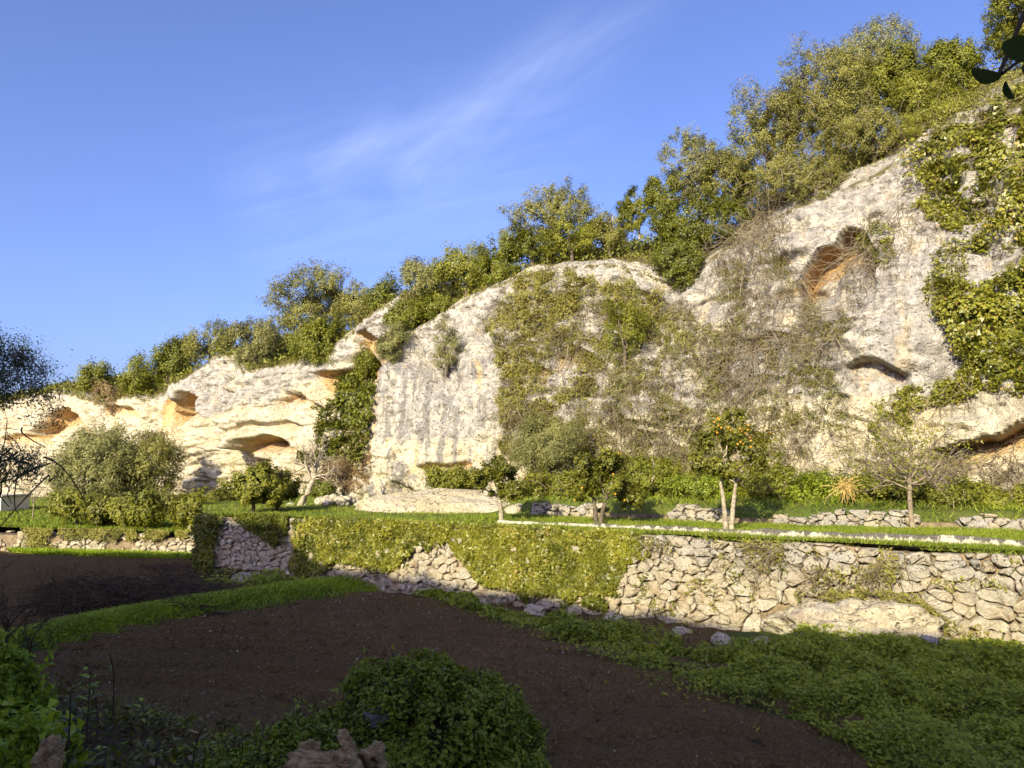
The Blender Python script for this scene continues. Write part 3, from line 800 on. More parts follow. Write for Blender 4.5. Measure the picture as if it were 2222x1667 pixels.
# ------------------------------------------------------------------ boulders, slabs and loose rocks
import bmesh
def ico(sub):
    bm = bmesh.new(); bmesh.ops.create_icosphere(bm, subdivisions=sub, radius=1.)
    V = np.array([v_.co[:] for v_ in bm.verts]); F = np.array([[l.index for l in f.verts] for f in bm.faces]); bm.free(); return V, F
ICO = {k_: ico(k_) for k_ in (2, 3, 4, 5)}
def rock(name, label, loc, r, sub, seed, amp=.25, freq=1.1, ochre=0., grey=.4, rot=0., cat="rock", parent=None, strata=0., group=None, box=.0, mat=None):
    V, F = ICO[sub]; n = V.copy()
    if box: n = np.sign(n)*np.abs(n)**(1-box); 
    W = n*(1 + amp*fbm(n*freq + seed*7.3, 4, seed)[:, None] + strata*fbm(np.stack([n[:, 0]*.5, n[:, 1]*.5, n[:, 2]*4], -1) + seed, 3, seed)[:, None])
    W = W*np.asarray(r); c, s_ = math.cos(rot), math.sin(rot)
    W = np.stack([W[:, 0]*c - W[:, 1]*s_, W[:, 0]*s_ + W[:, 1]*c, W[:, 2]], -1)
    k_ = len(W)
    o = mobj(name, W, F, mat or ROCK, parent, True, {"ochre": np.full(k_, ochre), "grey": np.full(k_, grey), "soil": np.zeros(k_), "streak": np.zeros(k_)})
    o.location = tuple(loc)
    if parent is None: tag(o, label, cat, group)
    return o
ang = math.atan2(*(MW.frame(BOULD_S)[1][::-1]))
b0 = MW.pt(BOULD_S, .26, .62)
rock("boulder", "huge weathered boulder bulging from the foot of the retaining wall", b0, (1.75, 1.0, .80), 5, 3, .62, 1.7, .42, .42, ang, "boulder", None, .26)
b1 = MW.pt(BOULD_S - 1.55, .10, .30)
rock("boulder", "smaller cracked boulder beside the huge one at the wall foot", b1, (.62, .42, .42), 4, 9, .3, 1.5, .35, .1, ang, "boulder", None, .12)
b2 = on_z(2015, 1398, .35)
rock("boulder", "small round grey boulder in the grass below the wall", b2, (.22, .2, .17), 3, 12, .2, 1.3, 0, .8, 0, "boulder")
sl = on_z(935, 1112, TZ + .02)
rock("rock_slab", "broad smooth white rock slab sloping out of the terrace grass", sl + np.array([.35, 1.6, -.25]), (3.9, 1.9, 1.08), 5, 6, .26, 1.8, .0, -.4, math.radians(-10), "rock", None, .04)
sl2 = on_z(1140, 1118, TZ)
rock("rock_slab", "low cream rock outcrop between two orange trees", sl2 + np.array([.3, .8, -.05]), (1.3, .7, .5), 4, 8, .2, 1.5, .0, -.4, 0, "rock")
for i, (px, py, r, lb_) in enumerate([(528, 1262, .36, "largest pale rock at the foot of the shaded wall end"), (560, 1252, .26, "pale rock leaning beside the largest one at the shaded wall end"), (470, 1246, .24, "low white rock at the outer corner of the shaded wall end"), (505, 1244, .16, "small white rock between two larger ones at the shaded wall end"),
      (742, 1258, .30, "upright white rock under the ivy sheet where the long wall begins"), (800, 1260, .2, "small pale rock in the weeds below the ivy sheet"), (672, 1250, .22, "pale rock at the corner where the two wall sections meet"), (860, 1262, .2, "pale rock under the left tip of the bare stone triangle"),
      (1245, 1330, .28, "cream rock under the dark ivy patch"), (1330, 1345, .24, "cream rock at the right end of the dark ivy patch"), (1655, 1412, .32, "white rock left of the huge boulder"), (1565, 1395, .28, "cream rock below the wall, half buried in weeds left of the white one"), (1160, 1330, .28, "long cream rock below the broad ivy sheet"),
      (1478, 1378, .24, "cream rock below the bare part of the long wall"), (1050, 1310, .2, "small cream rock under the bare stone triangle's right side"), (1745, 1455, .2, "small white rock in the dark weeds in front of the huge boulder")]):
    p_ = on_z(px, py, .0)
    rock("foot_rock", lb_, p_, (r*1.25, r*.75, r*.8), 4, 20 + i, .34, 1.6, 0 if i < 8 else .1, .4 if i < 8 else .15, i*1., "rock", None, .14)
# rubble heap at the gully foot
rng = np.random.default_rng(31)
heap0 = on_z(715, 1100, TZ)
heap = empty("rubble_heap", tuple(heap0), "heap of white rubble stones at the foot of the ivied gully", "rubble")
for i in range(34):
    d = rng.normal(size=2)*[.95, .5]; r = rng.uniform(.10, .26); z = max(0, .55 - abs(d[0])*.35 - abs(d[1])*.3)*rng.uniform(.4, 1)
    o = rock("stone", None, (d[0], d[1] + 1.2, z), (r*1.2, r, r*.8), 2, 60 + i, .3, 1.5, 0, .1, i, parent=heap)
# ------------------------------------------------------------------ plants
OLIVE = foliage_mat("olive_leaf", (.074, .080, .018), (.240, .232, .055))
OLIVEG = foliage_mat("grey_olive_leaf", (.084, .090, .030), (.250, .246, .085))
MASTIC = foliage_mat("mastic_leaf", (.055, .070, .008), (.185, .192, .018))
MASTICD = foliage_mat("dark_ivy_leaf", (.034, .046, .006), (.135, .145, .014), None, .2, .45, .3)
YELLOWG = foliage_mat("yellow_green_leaf", (.080, .092, .012), (.235, .236, .030))
CITRUS = foliage_mat("citrus_leaf", (.028, .042, .006), (.17, .165, .020), None, .2, .48, .3)
IVY = foliage_mat("ivy_leaf", (.050, .062, .007), (.23, .228, .028), (.30, .20, .06), .2, .4, .4)
VINEL = foliage_mat("vine_leaf", (.095, .098, .022), (.26, .24, .05), (.25, .17, .07))
DRYL = foliage_mat("dry_leaf", (.13, .085, .04), (.28, .20, .10))
GRASSM = foliage_mat("grass_blade", (.075, .125, .012), (.22, .27, .030), (.34, .30, .10), .3, .5, .2)
LUSH = foliage_mat("lush_leaf", (.048, .075, .006), (.25, .30, .026), None, .3, .45, .3)
BRIGHT = foliage_mat("bright_leaf", (.09, .15, .010), (.30, .40, .026), None, .35, .45, .3)
DRYGRASS = foliage_mat("dry_grass", (.13, .12, .03), (.27, .22, .075), None, .3)
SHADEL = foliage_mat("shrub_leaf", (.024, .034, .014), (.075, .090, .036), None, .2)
BARK = plain_mat("bark", (.13, .105, .075), (.07, .055, .04), 8., .95)
PALEBARK = plain_mat("pale_bark", (.40, .34, .25), (.20, .17, .12), 9., .95)
GREYTWIG = plain_mat("grey_twig", (.26, .215, .15), (.17, .135, .09), 5., .95)
DARKTWIG = plain_mat("dark_twig", (.085, .06, .035), (.045, .033, .02), 5., .95)
VINEW = plain_mat("vine_wood", (.24, .20, .13), (.13, .105, .065), 1.4, .95)
ORANGE = plain_mat("orange_peel", (.55, .27, .03), (.48, .21, .02), 4., .5, .004)
STRAW = plain_mat("straw", (.60, .45, .17), (.48, .33, .10), 7., .95)
WHITEW = plain_mat("whitewash", (.78, .76, .70), (.70, .67, .60), 2., .9)

def surf_depth(px, py):
    """nearest cliff vertex to a photo pixel -> its point"""
    i = np.argmin((CQX - px)**2 + (CQY - py)**2 + np.where(np.arange(NR)[:, None] < NF, 0, 60))
    return CL.reshape(-1, 3)[i]
def crown_cloud(rng, c, r, n, clump, lumps=9, hang=0., wisp=.25, cut=None):
    """leaf positions and normals in clumps over an uneven crown (gaps between the clumps)"""
    r = np.asarray(r, float)*1.10; ld = rand_dirs(rng, lumps); ld[:, 2] = ld[:, 2]*.8 + .15
    lc = ld*rng.uniform(.38, .62, (lumps, 1)); lr = rng.uniform(.38, .58, lumps)
    ncl = max(24, int(n/70))
    li = rng.integers(0, lumps, ncl); d = rand_dirs(rng, ncl)
    d = unit(d + ld[li]*.55)
    cc = lc[li] + d*(lr[li]*rng.uniform(.72, 1.08, ncl))[:, None]
    # sprigs standing out of the outline
    k_ = int(ncl*wisp); cc[:k_] *= rng.uniform(1.04, 1.20, (k_, 1))
    cs_ = clump*rng.uniform(.6, 1.35, ncl)
    w = cs_**2; w /= w.sum()
    ci = rng.choice(ncl, n, p=w); e = rand_dirs(rng, n)
    rad = rng.uniform(0, 1, n)**.5
    off = e*(cs_[ci]*rad)[:, None]
    stretch = rng.normal(size=(ncl, 3))*.4 + unit(cc)*.8 + [0, 0, .5]
    off += unit(stretch)[ci]*(cs_[ci]*rng.normal(0, .55, n))[:, None]
    P = cc[ci]*r + off
    if hang: P[:, 2] -= hang*np.maximum(0, .2 - cc[ci][:, 2])*rng.uniform(0, 1, n)
    N = e*.55 + unit(cc[ci]/np.maximum(r/r.max(), .3))*.75 + rng.normal(size=(n, 3))*.35 + [0, 0, .25]
    tint = np.clip(.45 + rng.normal(0, .22, n) + .22*(rng.random(ncl)[ci] - .5), 0, .99)
    return P + np.asarray(c), N, tint, lc*r*.85 + np.asarray(c)
def limb_paths(rng, base, targets, r0, bend=.25):
    paths, radii = [], []
    for t_ in targets:
        t_ = np.asarray(t_); base = np.asarray(base); L = np.linalg.norm(t_ - base)
        m = base*.5 + t_*.5 + rng.normal(size=3)*L*bend*.35 + [0, 0, L*.12]
        p = bez(base, m, t_, 9); p[1:-1] += rng.normal(size=(7, 3))*L*.018
        paths.append(p); radii.append(np.linspace(r0, r0*.25, 9))
    return paths, radii
def tree(name, label, cat, base, c, r, n, leaf, mat, seed, trunk_r=.09, bark=None, clump=.22, lumps=9, group=None, hang=0., wisp=.25, twigs=0, twig_mat=None, up=None, limbs=6):
    rng = np.random.default_rng(seed)
    base = np.asarray(base, float); c = np.asarray(c, float)
    root = empty(name, tuple(base), label, cat, group)
    n = int(n*.92)
    P, N, t_, lc = crown_cloud(rng, c - base, r, n, clump, lumps, hang, wisp)
    L, W = leaf
    sz = rng.uniform(.65, 1.28, n)
    leaves("crown", P, N, L*sz, W*sz, t_, mat, rng, root, .2, up)
    fork = (c - base)*np.array([.35, .35, .45])
    paths = [bez([0, 0, -.15], fork*.5 + rng.normal(size=3)*.05, fork, 8)]; rads = [np.linspace(trunk_r*1.25, trunk_r*.85, 8)]
    p2, r2 = limb_paths(rng, fork, lc[:limbs], trunk_r*.6); paths += p2; rads += r2
    V, F = tubes(paths, rads, 6)
    mobj("trunk", V, F, bark or BARK, root)
    if twigs:
        tp, tr = [], []
        for k_ in range(twigs):
            j = rng.integers(0, len(P)); a = P[j]; dd = unit((rng.normal(size=(1, 3)) + [0, 0, -.3]))[0]
            L_ = rng.uniform(.4, 1.1); b = a + dd*L_; m = (a+b)/2 + rng.normal(size=3)*.25
            a = a + unit((a - (c-base))[None])[0]*.12
            tp.append(bez(a, m, b, 6)); tr.append(np.linspace(.016, .008, 6))
        V, F = tubes(tp, tr, 3); mobj("bare_twigs", V, F, twig_mat or GREYTWIG, root)["kind"] = "stuff"
    return root
def px_tree(name, label, cat, box, Y, n, leaf, mat, seed, depth=None, base=None, **kw):
    """a plant whose outline fills box (photo pixels) at distance Y"""
    x0, y0, x1, y1 = box; c = at((x0+x1)/2, (y0+y1)/2, Y); m = Y/HFOC
    r = np.array([(x1-x0)/2*m*.93, (depth or .8*min((x1-x0), (y1-y0)*1.2)/2*m), (y1-y0)/2*m*.93])
    if base is None: base = c - [0, 0, r[2]*.98]
    return tree(name, label, cat, base, c, r, n, leaf, mat, seed, **kw)
G_TOP = "bushes and trees along the cliff top"
def top_tree(box, label, mat, seed, n=9000, leaf=(.13, .05), back=1.2, cat="tree", name="cliff_top_tree", root_px=None, **kw):
    x0, y0, x1, y1 = box; xm = (x0 + x1)/2
    ye = np.interp(xm, EX, EY); s_ = surf_depth(*(root_px or (xm, max(ye, y0))))
    Y = s_[1] + back
    m = Y/HFOC
    c = at(xm, (y0+y1)/2, Y); base = np.array([c[0], Y, c[2] - (y1-y0)/2*m*.95])
    g_ = surf_depth(xm, y1); 
    return px_tree(name, label, cat, box, Y, n, leaf, mat, seed, base=base, **kw)
T = top_tree
T((178, 788, 244, 872), "small rounded green bush on the brow above the farthest ochre cave", MASTIC, 101, 6000, (.22, .10), name="cliff_top_bush", cat="bush", clump=.45)
T((204, 822, 284, 900), "grey-brown dry shrub hanging over the brow above the big olive", DRYL, 102, 5000, (.20, .06), .6, name="cliff_top_bush", cat="bush", clump=.4)
T((252, 768, 342, 862), "dense green bush with a lighter crown above the pale bay", MASTIC, 103, 9000, (.20, .09), name="cliff_top_bush", cat="bush", clump=.45)
T((322, 752, 402, 862), "dark green bush filling the gap left of the tall arch cave", MASTIC, 104, 9000, (.20, .09), .8, name="cliff_top_bush", cat="bush", clump=.42)
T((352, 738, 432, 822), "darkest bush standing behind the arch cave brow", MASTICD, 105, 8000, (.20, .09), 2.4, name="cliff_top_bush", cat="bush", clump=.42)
T((408, 690, 504, 802), "domed wild olive with visible trunk above the arch cave", OLIVE, 106, 11000, (.18, .07), 1.6, clump=.36, wisp=.4)
T((486, 735, 590, 845), "grey-green shrub spilling down the rock face beside the arch cave", OLIVEG, 107, 10000, (.16, .06), .3, name="cliff_top_bush", cat="bush", clump=.32, hang=1.0)
T((500, 688, 610, 790), "tall grey olive leaning against the largest cliff-top tree", OLIVEG, 108, 11000, (.16, .06), 1.8, clump=.34, wisp=.4)
T((582, 578, 798, 760), "largest spreading olive on the brow above the gully", OLIVE, 109, 34000, (.15, .06), 1.6, lumps=14, clump=.36, trunk_r=.2)
T((628, 700, 768, 800), "dark green skirt of mastic hanging under the largest olive", MASTIC, 110, 15000, (.15, .065), .0, name="cliff_top_bush", cat="bush", clump=.3, hang=1.0)
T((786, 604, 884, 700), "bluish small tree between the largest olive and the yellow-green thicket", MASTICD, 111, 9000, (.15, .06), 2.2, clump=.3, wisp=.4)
T((832, 655, 945, 728), "low green shrub in the notch above the grey buttress", MASTIC, 112, 9000, (.14, .06), .4, name="cliff_top_bush", cat="bush", clump=.27)
T((868, 556, 964, 668), "grey olive bush on the slope above the smooth slab", OLIVEG, 113, 11000, (.14, .05), 2.2, name="cliff_top_bush", cat="bush", clump=.28)
T((945, 516, 1080, 648), "yellow-green thicket on the slope above the smooth slab", YELLOWG, 114, 18000, (.13, .055), 1.9, name="cliff_top_bush", cat="bush", clump=.27, lumps=12)
T((900, 620, 1010, 700), "low green scrub along the slab's upper edge", MASTIC, 115, 8000, (.12, .05), .5, name="cliff_top_bush", cat="bush", clump=.22)
T((1030, 556, 1130, 630), "dark low bush at the top corner of the slab", MASTIC, 116, 9000, (.12, .05), .5, name="cliff_top_bush", cat="bush", clump=.22)
T((1092, 408, 1316, 568), "wide feathery olive crowning the middle of the cliff", OLIVE, 117, 32000, (.12, .045), 2.2, lumps=15, clump=.25, wisp=.45, trunk_r=.12)
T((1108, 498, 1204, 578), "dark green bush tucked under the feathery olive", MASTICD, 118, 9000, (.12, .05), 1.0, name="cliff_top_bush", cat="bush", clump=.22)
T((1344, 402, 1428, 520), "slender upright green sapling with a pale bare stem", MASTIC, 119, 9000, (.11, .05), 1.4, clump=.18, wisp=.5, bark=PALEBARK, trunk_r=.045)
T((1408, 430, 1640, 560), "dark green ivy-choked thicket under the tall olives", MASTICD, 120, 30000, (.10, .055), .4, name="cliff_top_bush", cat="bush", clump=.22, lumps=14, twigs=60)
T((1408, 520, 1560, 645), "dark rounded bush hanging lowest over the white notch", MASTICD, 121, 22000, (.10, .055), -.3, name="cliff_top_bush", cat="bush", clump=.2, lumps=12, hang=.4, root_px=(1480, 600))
T((1428, 272, 1568, 450), "pale-topped upright olive left of the giant olive", OLIVEG, 122, 22000, (.10, .04), 2.0, clump=.2, wisp=.5, lumps=12, trunk_r=.1)
T((1556, 170, 1790, 470), "giant tangled olive overhanging the bare vines", OLIVE, 123, 52000, (.10, .038), 1.2, clump=.22, lumps=18, twigs=260, wisp=.4, trunk_r=.16)
T((1690, 95, 1900, 360), "giant olive's tall grey-green neighbour higher up the slope", OLIVE, 124, 42000, (.10, .038), 2.4, clump=.22, lumps=16, twigs=150, wisp=.4, trunk_r=.16)
T((1810, 52, 1990, 260), "highest feathery olive on the skyline", OLIVEG, 125, 30000, (.105, .04), 4.2, clump=.24, lumps=14, wisp=.5, trunk_r=.14)
T((1640, 330, 1840, 465), "low twiggy scrub under the giant olives at the rock edge", OLIVE, 126, 20000, (.09, .035), .4, name="cliff_top_bush", cat="bush", clump=.18, twigs=140)
T((1800, 240, 1990, 390), "olive scrub spreading above the bare white brow", OLIVE, 127, 26000, (.09, .036), 1.2, name="cliff_top_bush", cat="bush", clump=.2, twigs=100)
T((1880, 105, 2020, 260), "bright green broadleaf bush right of the highest olive", MASTIC, 128, 22000, (.10, .055), 3.0, name="cliff_top_bush", cat="bush", clump=.22, lumps=12)
T((1990, 84, 2128, 240), "dense glossy green bush on the skyline near the ivy", MASTIC, 129, 22000, (.10, .055), 2.6, name="cliff_top_bush", cat="bush", clump=.22, lumps=12)
T((1960, 190, 2140, 330), "straw-green grassy scrub above the ivy curtain", YELLOWG, 130, 18000, (.12, .03), .8, name="cliff_top_bush", cat="bush", clump=.2, twigs=60, up=((0, 0, 1), .5))
T((2126, -60, 2330, 150), "tall yellow-green tree at the very top of the ivy curtain", YELLOWG, 131, 30000, (.10, .05), 2.0, clump=.22, lumps=13, trunk_r=.12)
T((1286, 448, 1362, 556), "small olive-green bush between the feathery olive and the pampas plumes", OLIVE, 132, 9000, (.11, .045), 1.8, name="cliff_top_bush", cat="bush", clump=.2)
T((1180, 470, 1300, 575), "olive scrub bush in the tawny grass below the feathery olive", YELLOWG, 133, 10000, (.11, .045), .9, name="cliff_top_bush", cat="bush", clump=.2)
T((1398, 340, 1480, 520), "narrow dark bush between the sapling and the pale-topped olive", MASTIC, 134, 13000, (.10, .05), 1.6, name="cliff_top_bush", cat="bush", clump=.2)
T((1500, 330, 1640, 500), "olive thicket joining the pale-topped olive to the giant olive", OLIVE, 135, 22000, (.10, .042), 1.2, name="cliff_top_bush", cat="bush", clump=.2, twigs=60)
T((1060, 500, 1140, 590), "green bush left of the feathery olive", MASTIC, 136, 9000, (.12, .05), 1.4, name="cliff_top_bush", cat="bush", clump=.22)
T((1770, 180, 1930, 330), "dense olive crown filling the middle of the giant olive group", OLIVE, 137, 24000, (.10, .04), 2.2, clump=.22, lumps=12)
T((740, 610, 830, 720), "olive bush leaning out beside the largest olive", OLIVE, 138, 9000, (.15, .06), 1.2, name="cliff_top_bush", cat="bush", clump=.28)
T((1930, 150, 2060, 290), "yellow-green bush in front of the bright broadleaf bush", YELLOWG, 139, 16000, (.10, .045), 1.8, name="cliff_top_bush", cat="bush", clump=.2)
# shrubs growing on the face
def face_bush(box, label, mat, seed, n, leaf, clump=.2, name="rock_bush", cat="bush", out=.3, rp=None, **kw):
    x0, y0, x1, y1 = box; s_ = surf_depth(*(rp or ((x0+x1)/2, y1 - 6)))
    Y = s_[1] - out
    return px_tree(name, label, cat, box, Y, n, leaf, mat, seed, clump=clump, **kw)
face_bush((812, 700, 892, 792), "grey olive bush perched in the notch left of the slab", OLIVEG, 141, 9000, (.13, .045), .24)
face_bush((936, 690, 1000, 815), "wispy grey-green shrub rooted in the middle of the slab", OLIVEG, 142, 5500, (.11, .035), .2, wisp=.6, twigs=60)
face_bush((760, 735, 830, 830), "green bush under the ochre hollow at the head of the gully", MASTIC, 143, 7000, (.14, .06), .26)
face_bush((1310, 640, 1400, 800), "dark green shrub hanging amid the vine curtain", MASTIC, 144, 5000, (.10, .042), .2, hang=.9, wisp=.7, lumps=6)
# foot of the cliff
def foot_tree(box, Y, label, mat, seed, n, leaf, name="tree", cat="tree", zb=None, **kw):
    xm = (box[0]+box[2])/2; c = at(xm, box[3], Y)
    z = zb if zb is not None else float(terrace_height(xm, Y)) if xm > 446 else LTZ + .1
    return px_tree(name, label, cat, box, Y, n, leaf, mat, seed, base=np.array([c[0], Y, z]), **kw)
foot_tree((125, 915, 310, 1125), 50, "big round grey olive at the cliff foot beyond the brown field", OLIVEG, 151, 34000, (.17, .065), "olive_tree", "tree", clump=.42, lumps=16, trunk_r=.16)
foot_tree((245, 935, 395, 1115), 51, "darker half of the olive clump beside the big round olive", OLIVE, 152, 24000, (.17, .065), "olive_tree", "tree", clump=.4, lumps=13, trunk_r=.14)
foot_tree((1112, 878, 1264, 1050), 32.4, "upright feathery grey-green shrub against the vine-covered cliff", OLIVEG, 153, 30000, (.11, .028), "feathery_shrub", "bush", clump=.26, lumps=13, up=((0, 0, 1), .3))
foot_tree((925, 1005, 1010, 1072), 35.5, "yellowish bush under the buttress beside the white slab", YELLOWG, 154, 9000, (.13, .06), "bush", "bush", clump=.22)
gb = [((1095, 1025, 1215, 1110), 30.5, YELLOWG, "yellow-green bramble bank between the first two orange trees"), ((1190, 1010, 1330, 1105), 30, MASTIC, "green bramble bank right behind the second orange tree"),
      ((1330, 985, 1490, 1098), 28.8, MASTIC, "broad green bramble bank under the bare vines"), ((1440, 1015, 1600, 1108), 27.5, LUSH, "dark leafy bramble behind the double-trunked orange tree"),
      ((1590, 1000, 1740, 1112), 26.6, MASTIC, "green bramble mound right of the double-trunked orange tree"), ((1700, 1030, 1860, 1118), 25.6, LUSH, "low glossy bramble around the yellow straw bundle"),
      ((1840, 1030, 1990, 1120), 25, YELLOWG, "sparse yellowish bramble behind the bare fruit tree"), ((1970, 1045, 2120, 1125), 24, MASTIC, "green bramble patch right of the bare fruit tree"),
      ((2090, 1050, 2260, 1125), 23.4, YELLOWG, "weedy yellowish thicket below the low ochre hollow")]
for i, (b_, Y, m_, lb_) in enumerate(gb):
    foot_tree(b_, Y, lb_, m_, 160 + i, 15000, (.085, .05), "bramble_bush", "bush", clump=.17, lumps=14, trunk_r=.02, limbs=3, depth=1.0, wisp=.35, twigs=30)
foot_tree((690, 985, 800, 1092), 43.5, "brown leafless shrub below the ivied gully", DRYL, 175, 9000, (.16, .03), "dry_shrub", "bush", clump=.3, twigs=160, up=((0, 0, 1), .4), wisp=.6)
foot_tree((665, 1035, 735, 1085), 42.5, "dark green bush at the gully foot behind the rubble", MASTICD, 176, 6000, (.15, .06), "bush", "bush", clump=.26)
foot_tree((868, 965, 945, 1040), 40.0, "brown tuft of dead stems hanging on the buttress foot", DRYL, 177, 4500, (.16, .022), "dry_shrub", "bush", zb=3.2, clump=.22, twigs=120, up=((0, 0, -1), .5))

# citrus trees
def citrus(px, py, box, label, seed, n, z=TZ, leaf=(.11, .055), mat=CITRUS, bark=BARK, tr=.07, fruit=0, clump=.17, stems=1, fbox=None, pale=False, lumps=11, lobes=None):
    rng = np.random.default_rng(seed)
    b = on_z(px, py, z); Y = b[1]; m = Y/HFOC; x0, y0, x1, y1 = box
    c = at((x0+x1)/2, (y0+y1)/2, Y) - b; r = np.array([(x1-x0)/2*m, .85*(x1-x0)/2*m, (y1-y0)/2*m])
    root = empty("orange_tree", tuple(b), label, "tree", None)
    if lobes:
        A = []
        for (lx, ly, lrx, lry) in lobes:
            cc_ = at(lx, ly, Y + rng.uniform(-.35, .35)) - b; k_ = max(200, int(n*lrx*lry/sum(q[2]*q[3] for q in lobes)))
            A.append(crown_cloud(rng, cc_, np.array([lrx*m, .9*lrx*m, lry*m]), k_, clump*.7, 5, 0., .6))
        P, N, t_ = (np.concatenate([a_[i] for a_ in A]) for i in range(3)); lc = np.array([a_[3].mean(0) for a_ in A]); n = len(P)
    else: P, N, t_, lc = crown_cloud(rng, c, r, n, clump, lumps, 0., .55)
    sz = rng.uniform(.7, 1.3, n); leaves("crown", P, N, leaf[0]*sz, leaf[1]*sz, t_, mat, rng, root, .2)
    for s_ in range(stems):
        o_ = np.array([(s_ - (stems-1)/2)*.13, rng.normal()*.04, 0]); fk = c*np.array([.3, .3, .6]) + o_*3.0
        paths = [bez(o_ + [0, 0, -.1], o_*1.2 + [rng.normal()*.05, 0, fk[2]*.5], fk, 9)]; rads = [np.linspace(tr*1.2, tr*.7, 9)]
        tg = lc[s_::stems][:6]; p2, r2 = limb_paths(rng, fk, tg, tr*.5); V, F = tubes(paths + p2, rads + r2, 8)
        mobj("trunk", V, F, bark, root)
    if fruit:
        V, F = ICO[2]; me = mesh_data("orange", V*.032, F, ORANGE, True)
        for k_ in range(fruit):
            j = rng.integers(0, n)
            if fbox is not None:
                for _ in range(60):
                    j = rng.integers(0, n); qx, qy = project(P[j] + b)
                    if fbox[0] < qx < fbox[2] and fbox[1] < qy < fbox[3] and P[j][1] < c[1]: break
            p_ = P[j] + unit((P[j]-c)[None])[0]*.10 + np.array([0, -.10, 0])
            obj("orange", me, root, tuple(p_))
    return root
citrus(1088, 1132, (1005, 1000, 1142, 1092), "small dark orange tree with a whitewashed trunk next to the white slab", 201, 7500, bark=PALEBARK, tr=.075, lobes=[(1060, 1025, 38, 26), (1095, 1015, 32, 24), (1030, 1050, 28, 25), (1085, 1058, 40, 28), (1125, 1065, 25, 22)])
citrus(1299, 1140, (1238, 985, 1392, 1108), "bushy orange tree with a dark forked trunk and low skirts", 202, 8500, fruit=9, fbox=(1250, 990, 1380, 1090), stems=2, tr=.07, lobes=[(1275, 1010, 30, 25), (1330, 1008, 36, 28), (1262, 1052, 26, 30), (1320, 1060, 48, 34), (1370, 1078, 26, 28), (1300, 1030, 36, 28)])
citrus(1580, 1153, (1492, 895, 1665, 1060), "double-trunked orange tree with pale bark and its top full of fruit", 203, 6500, fruit=26, fbox=(1540, 900, 1665, 985), bark=PALEBARK, stems=2, tr=.065, clump=.24, lobes=[(1592, 930, 46, 40), (1552, 965, 40, 34), (1634, 965, 34, 34), (1518, 1010, 32, 28), (1582, 1018, 50, 32), (1652, 1000, 22, 24)])
citrus(548, 1112, (508, 1008, 610, 1098), "yellowish orange tree on the terrace above the rounded wall end", 204, 9000, leaf=(.14, .07), mat=YELLOWG, tr=.07)
citrus(600, 1108, (560, 1030, 640, 1105), "darker shrubby citrus beside the yellowish one", 205, 7000, leaf=(.14, .07), tr=.06)
for i, (px, py, bx0, lb_, mt) in enumerate([(165, 1142, (112, 1068, 208, 1135), "leafy citrus nearest the white hut in the far orchard", YELLOWG), (210, 1146, (186, 1078, 262, 1136), "dark citrus with low branches under the big round olive", CITRUS),
      (268, 1148, (238, 1082, 312, 1138), "pale-stemmed forked citrus in the far orchard", YELLOWG), (318, 1151, (288, 1068, 348, 1142), "narrow green citrus under the darker olive", MASTIC),
      (352, 1128, (330, 1072, 392, 1125), "grey-leaved citrus between the olive clump and the arch cave", OLIVE), (412, 1153, (385, 1066, 438, 1140), "sparse citrus in front of the pale rock foot", YELLOWG),
      (440, 1140, (414, 1062, 512, 1130), "dark glossy citrus just left of the rounded wall end", CITRUS)]):
    citrus(px, py, bx0, lb_, 210 + i, 6000, LTZ, (.16, .075), mt, PALEBARK if i in (0, 2, 5) else BARK, .07, 0, .26)
# bare trees
def bare_tree(name, label, base, h, spread, seed, mat, nb=9, r0=.06, lean=(0, 0), cat="tree", depth=4):
    rng = np.random.default_rng(seed); root = empty(name, tuple(base), label, cat); paths, rads = [], []
    top = np.array([lean[0], lean[1], h*.45]); paths.append(bez([0, 0, -.1], top*.5 + rng.normal(size=3)*.06, top, 8)); rads.append(np.linspace(r0*1.2, r0*.75, 8))
    trunkV = tubes(paths, rads, 7); mobj("trunk", trunkV[0], trunkV[1], mat, root)
    bp, br = [], []
    def grow(p, d, L, r, lev):
        e = p + d*L; m = (p+e)/2 + rng.normal(size=3)*L*.14; path = bez(p, m, e, 6); bp.append(path); br.append(np.linspace(r, r*.55, 6))
        if lev <= 0: return
        for _ in range(rng.integers(2, 4)):
            t_ = rng.uniform(.45, 1.); q_ = path[int(t_*5)]; dd = unit((d*.8 + rng.normal(size=3)*.55 + [0, 0, .12])[None])[0]
            grow(q_, dd, L*rng.uniform(.5, .8), r*.55, lev-1)
    for k_ in range(nb):
        a = 2*np.pi*k_/nb + rng.uniform(-.4, .4); el = rng.uniform(.0, 1.2); d = np.array([math.cos(a)*math.cos(el)*spread, math.sin(a)*math.cos(el)*spread, math.sin(el)+.15])
        grow(top*rng.uniform(.7, 1), unit(d[None])[0], h*rng.uniform(.25, .4), r0*.5, depth)
    V, F = tubes(bp, br, 4); mobj("branches", V, F, mat, root)["kind"] = "stuff"; return root
bt_ = on_z(1982, 1148, TZ)
rt_ = bare_tree("bare_fruit_tree", "almost leafless pale fruit tree with spreading thin branches on the terrace", bt_, 3.4, 1.2, 231, GREYTWIG, 9, .07)
rg = np.random.default_rng(9); lp_ = rg.normal(size=(1500, 3))*[.75, .6, .5] + [0, 0, 2.2]; leaves("foliage", lp_, rg.normal(size=(1500, 3)) + [0, 0, .4], .085, .05, rg.random(1500), YELLOWG, rg, rt_)
ft = on_z(648, 1098, TZ)
bare_tree("bare_fig_tree", "leaning pale grey fig tree without leaves at the gully foot", ft, 3.3, 1.1, 232, PALEBARK, 8, .13, (.7, .2))
bs_ = on_z(1480, 1160, TZ)
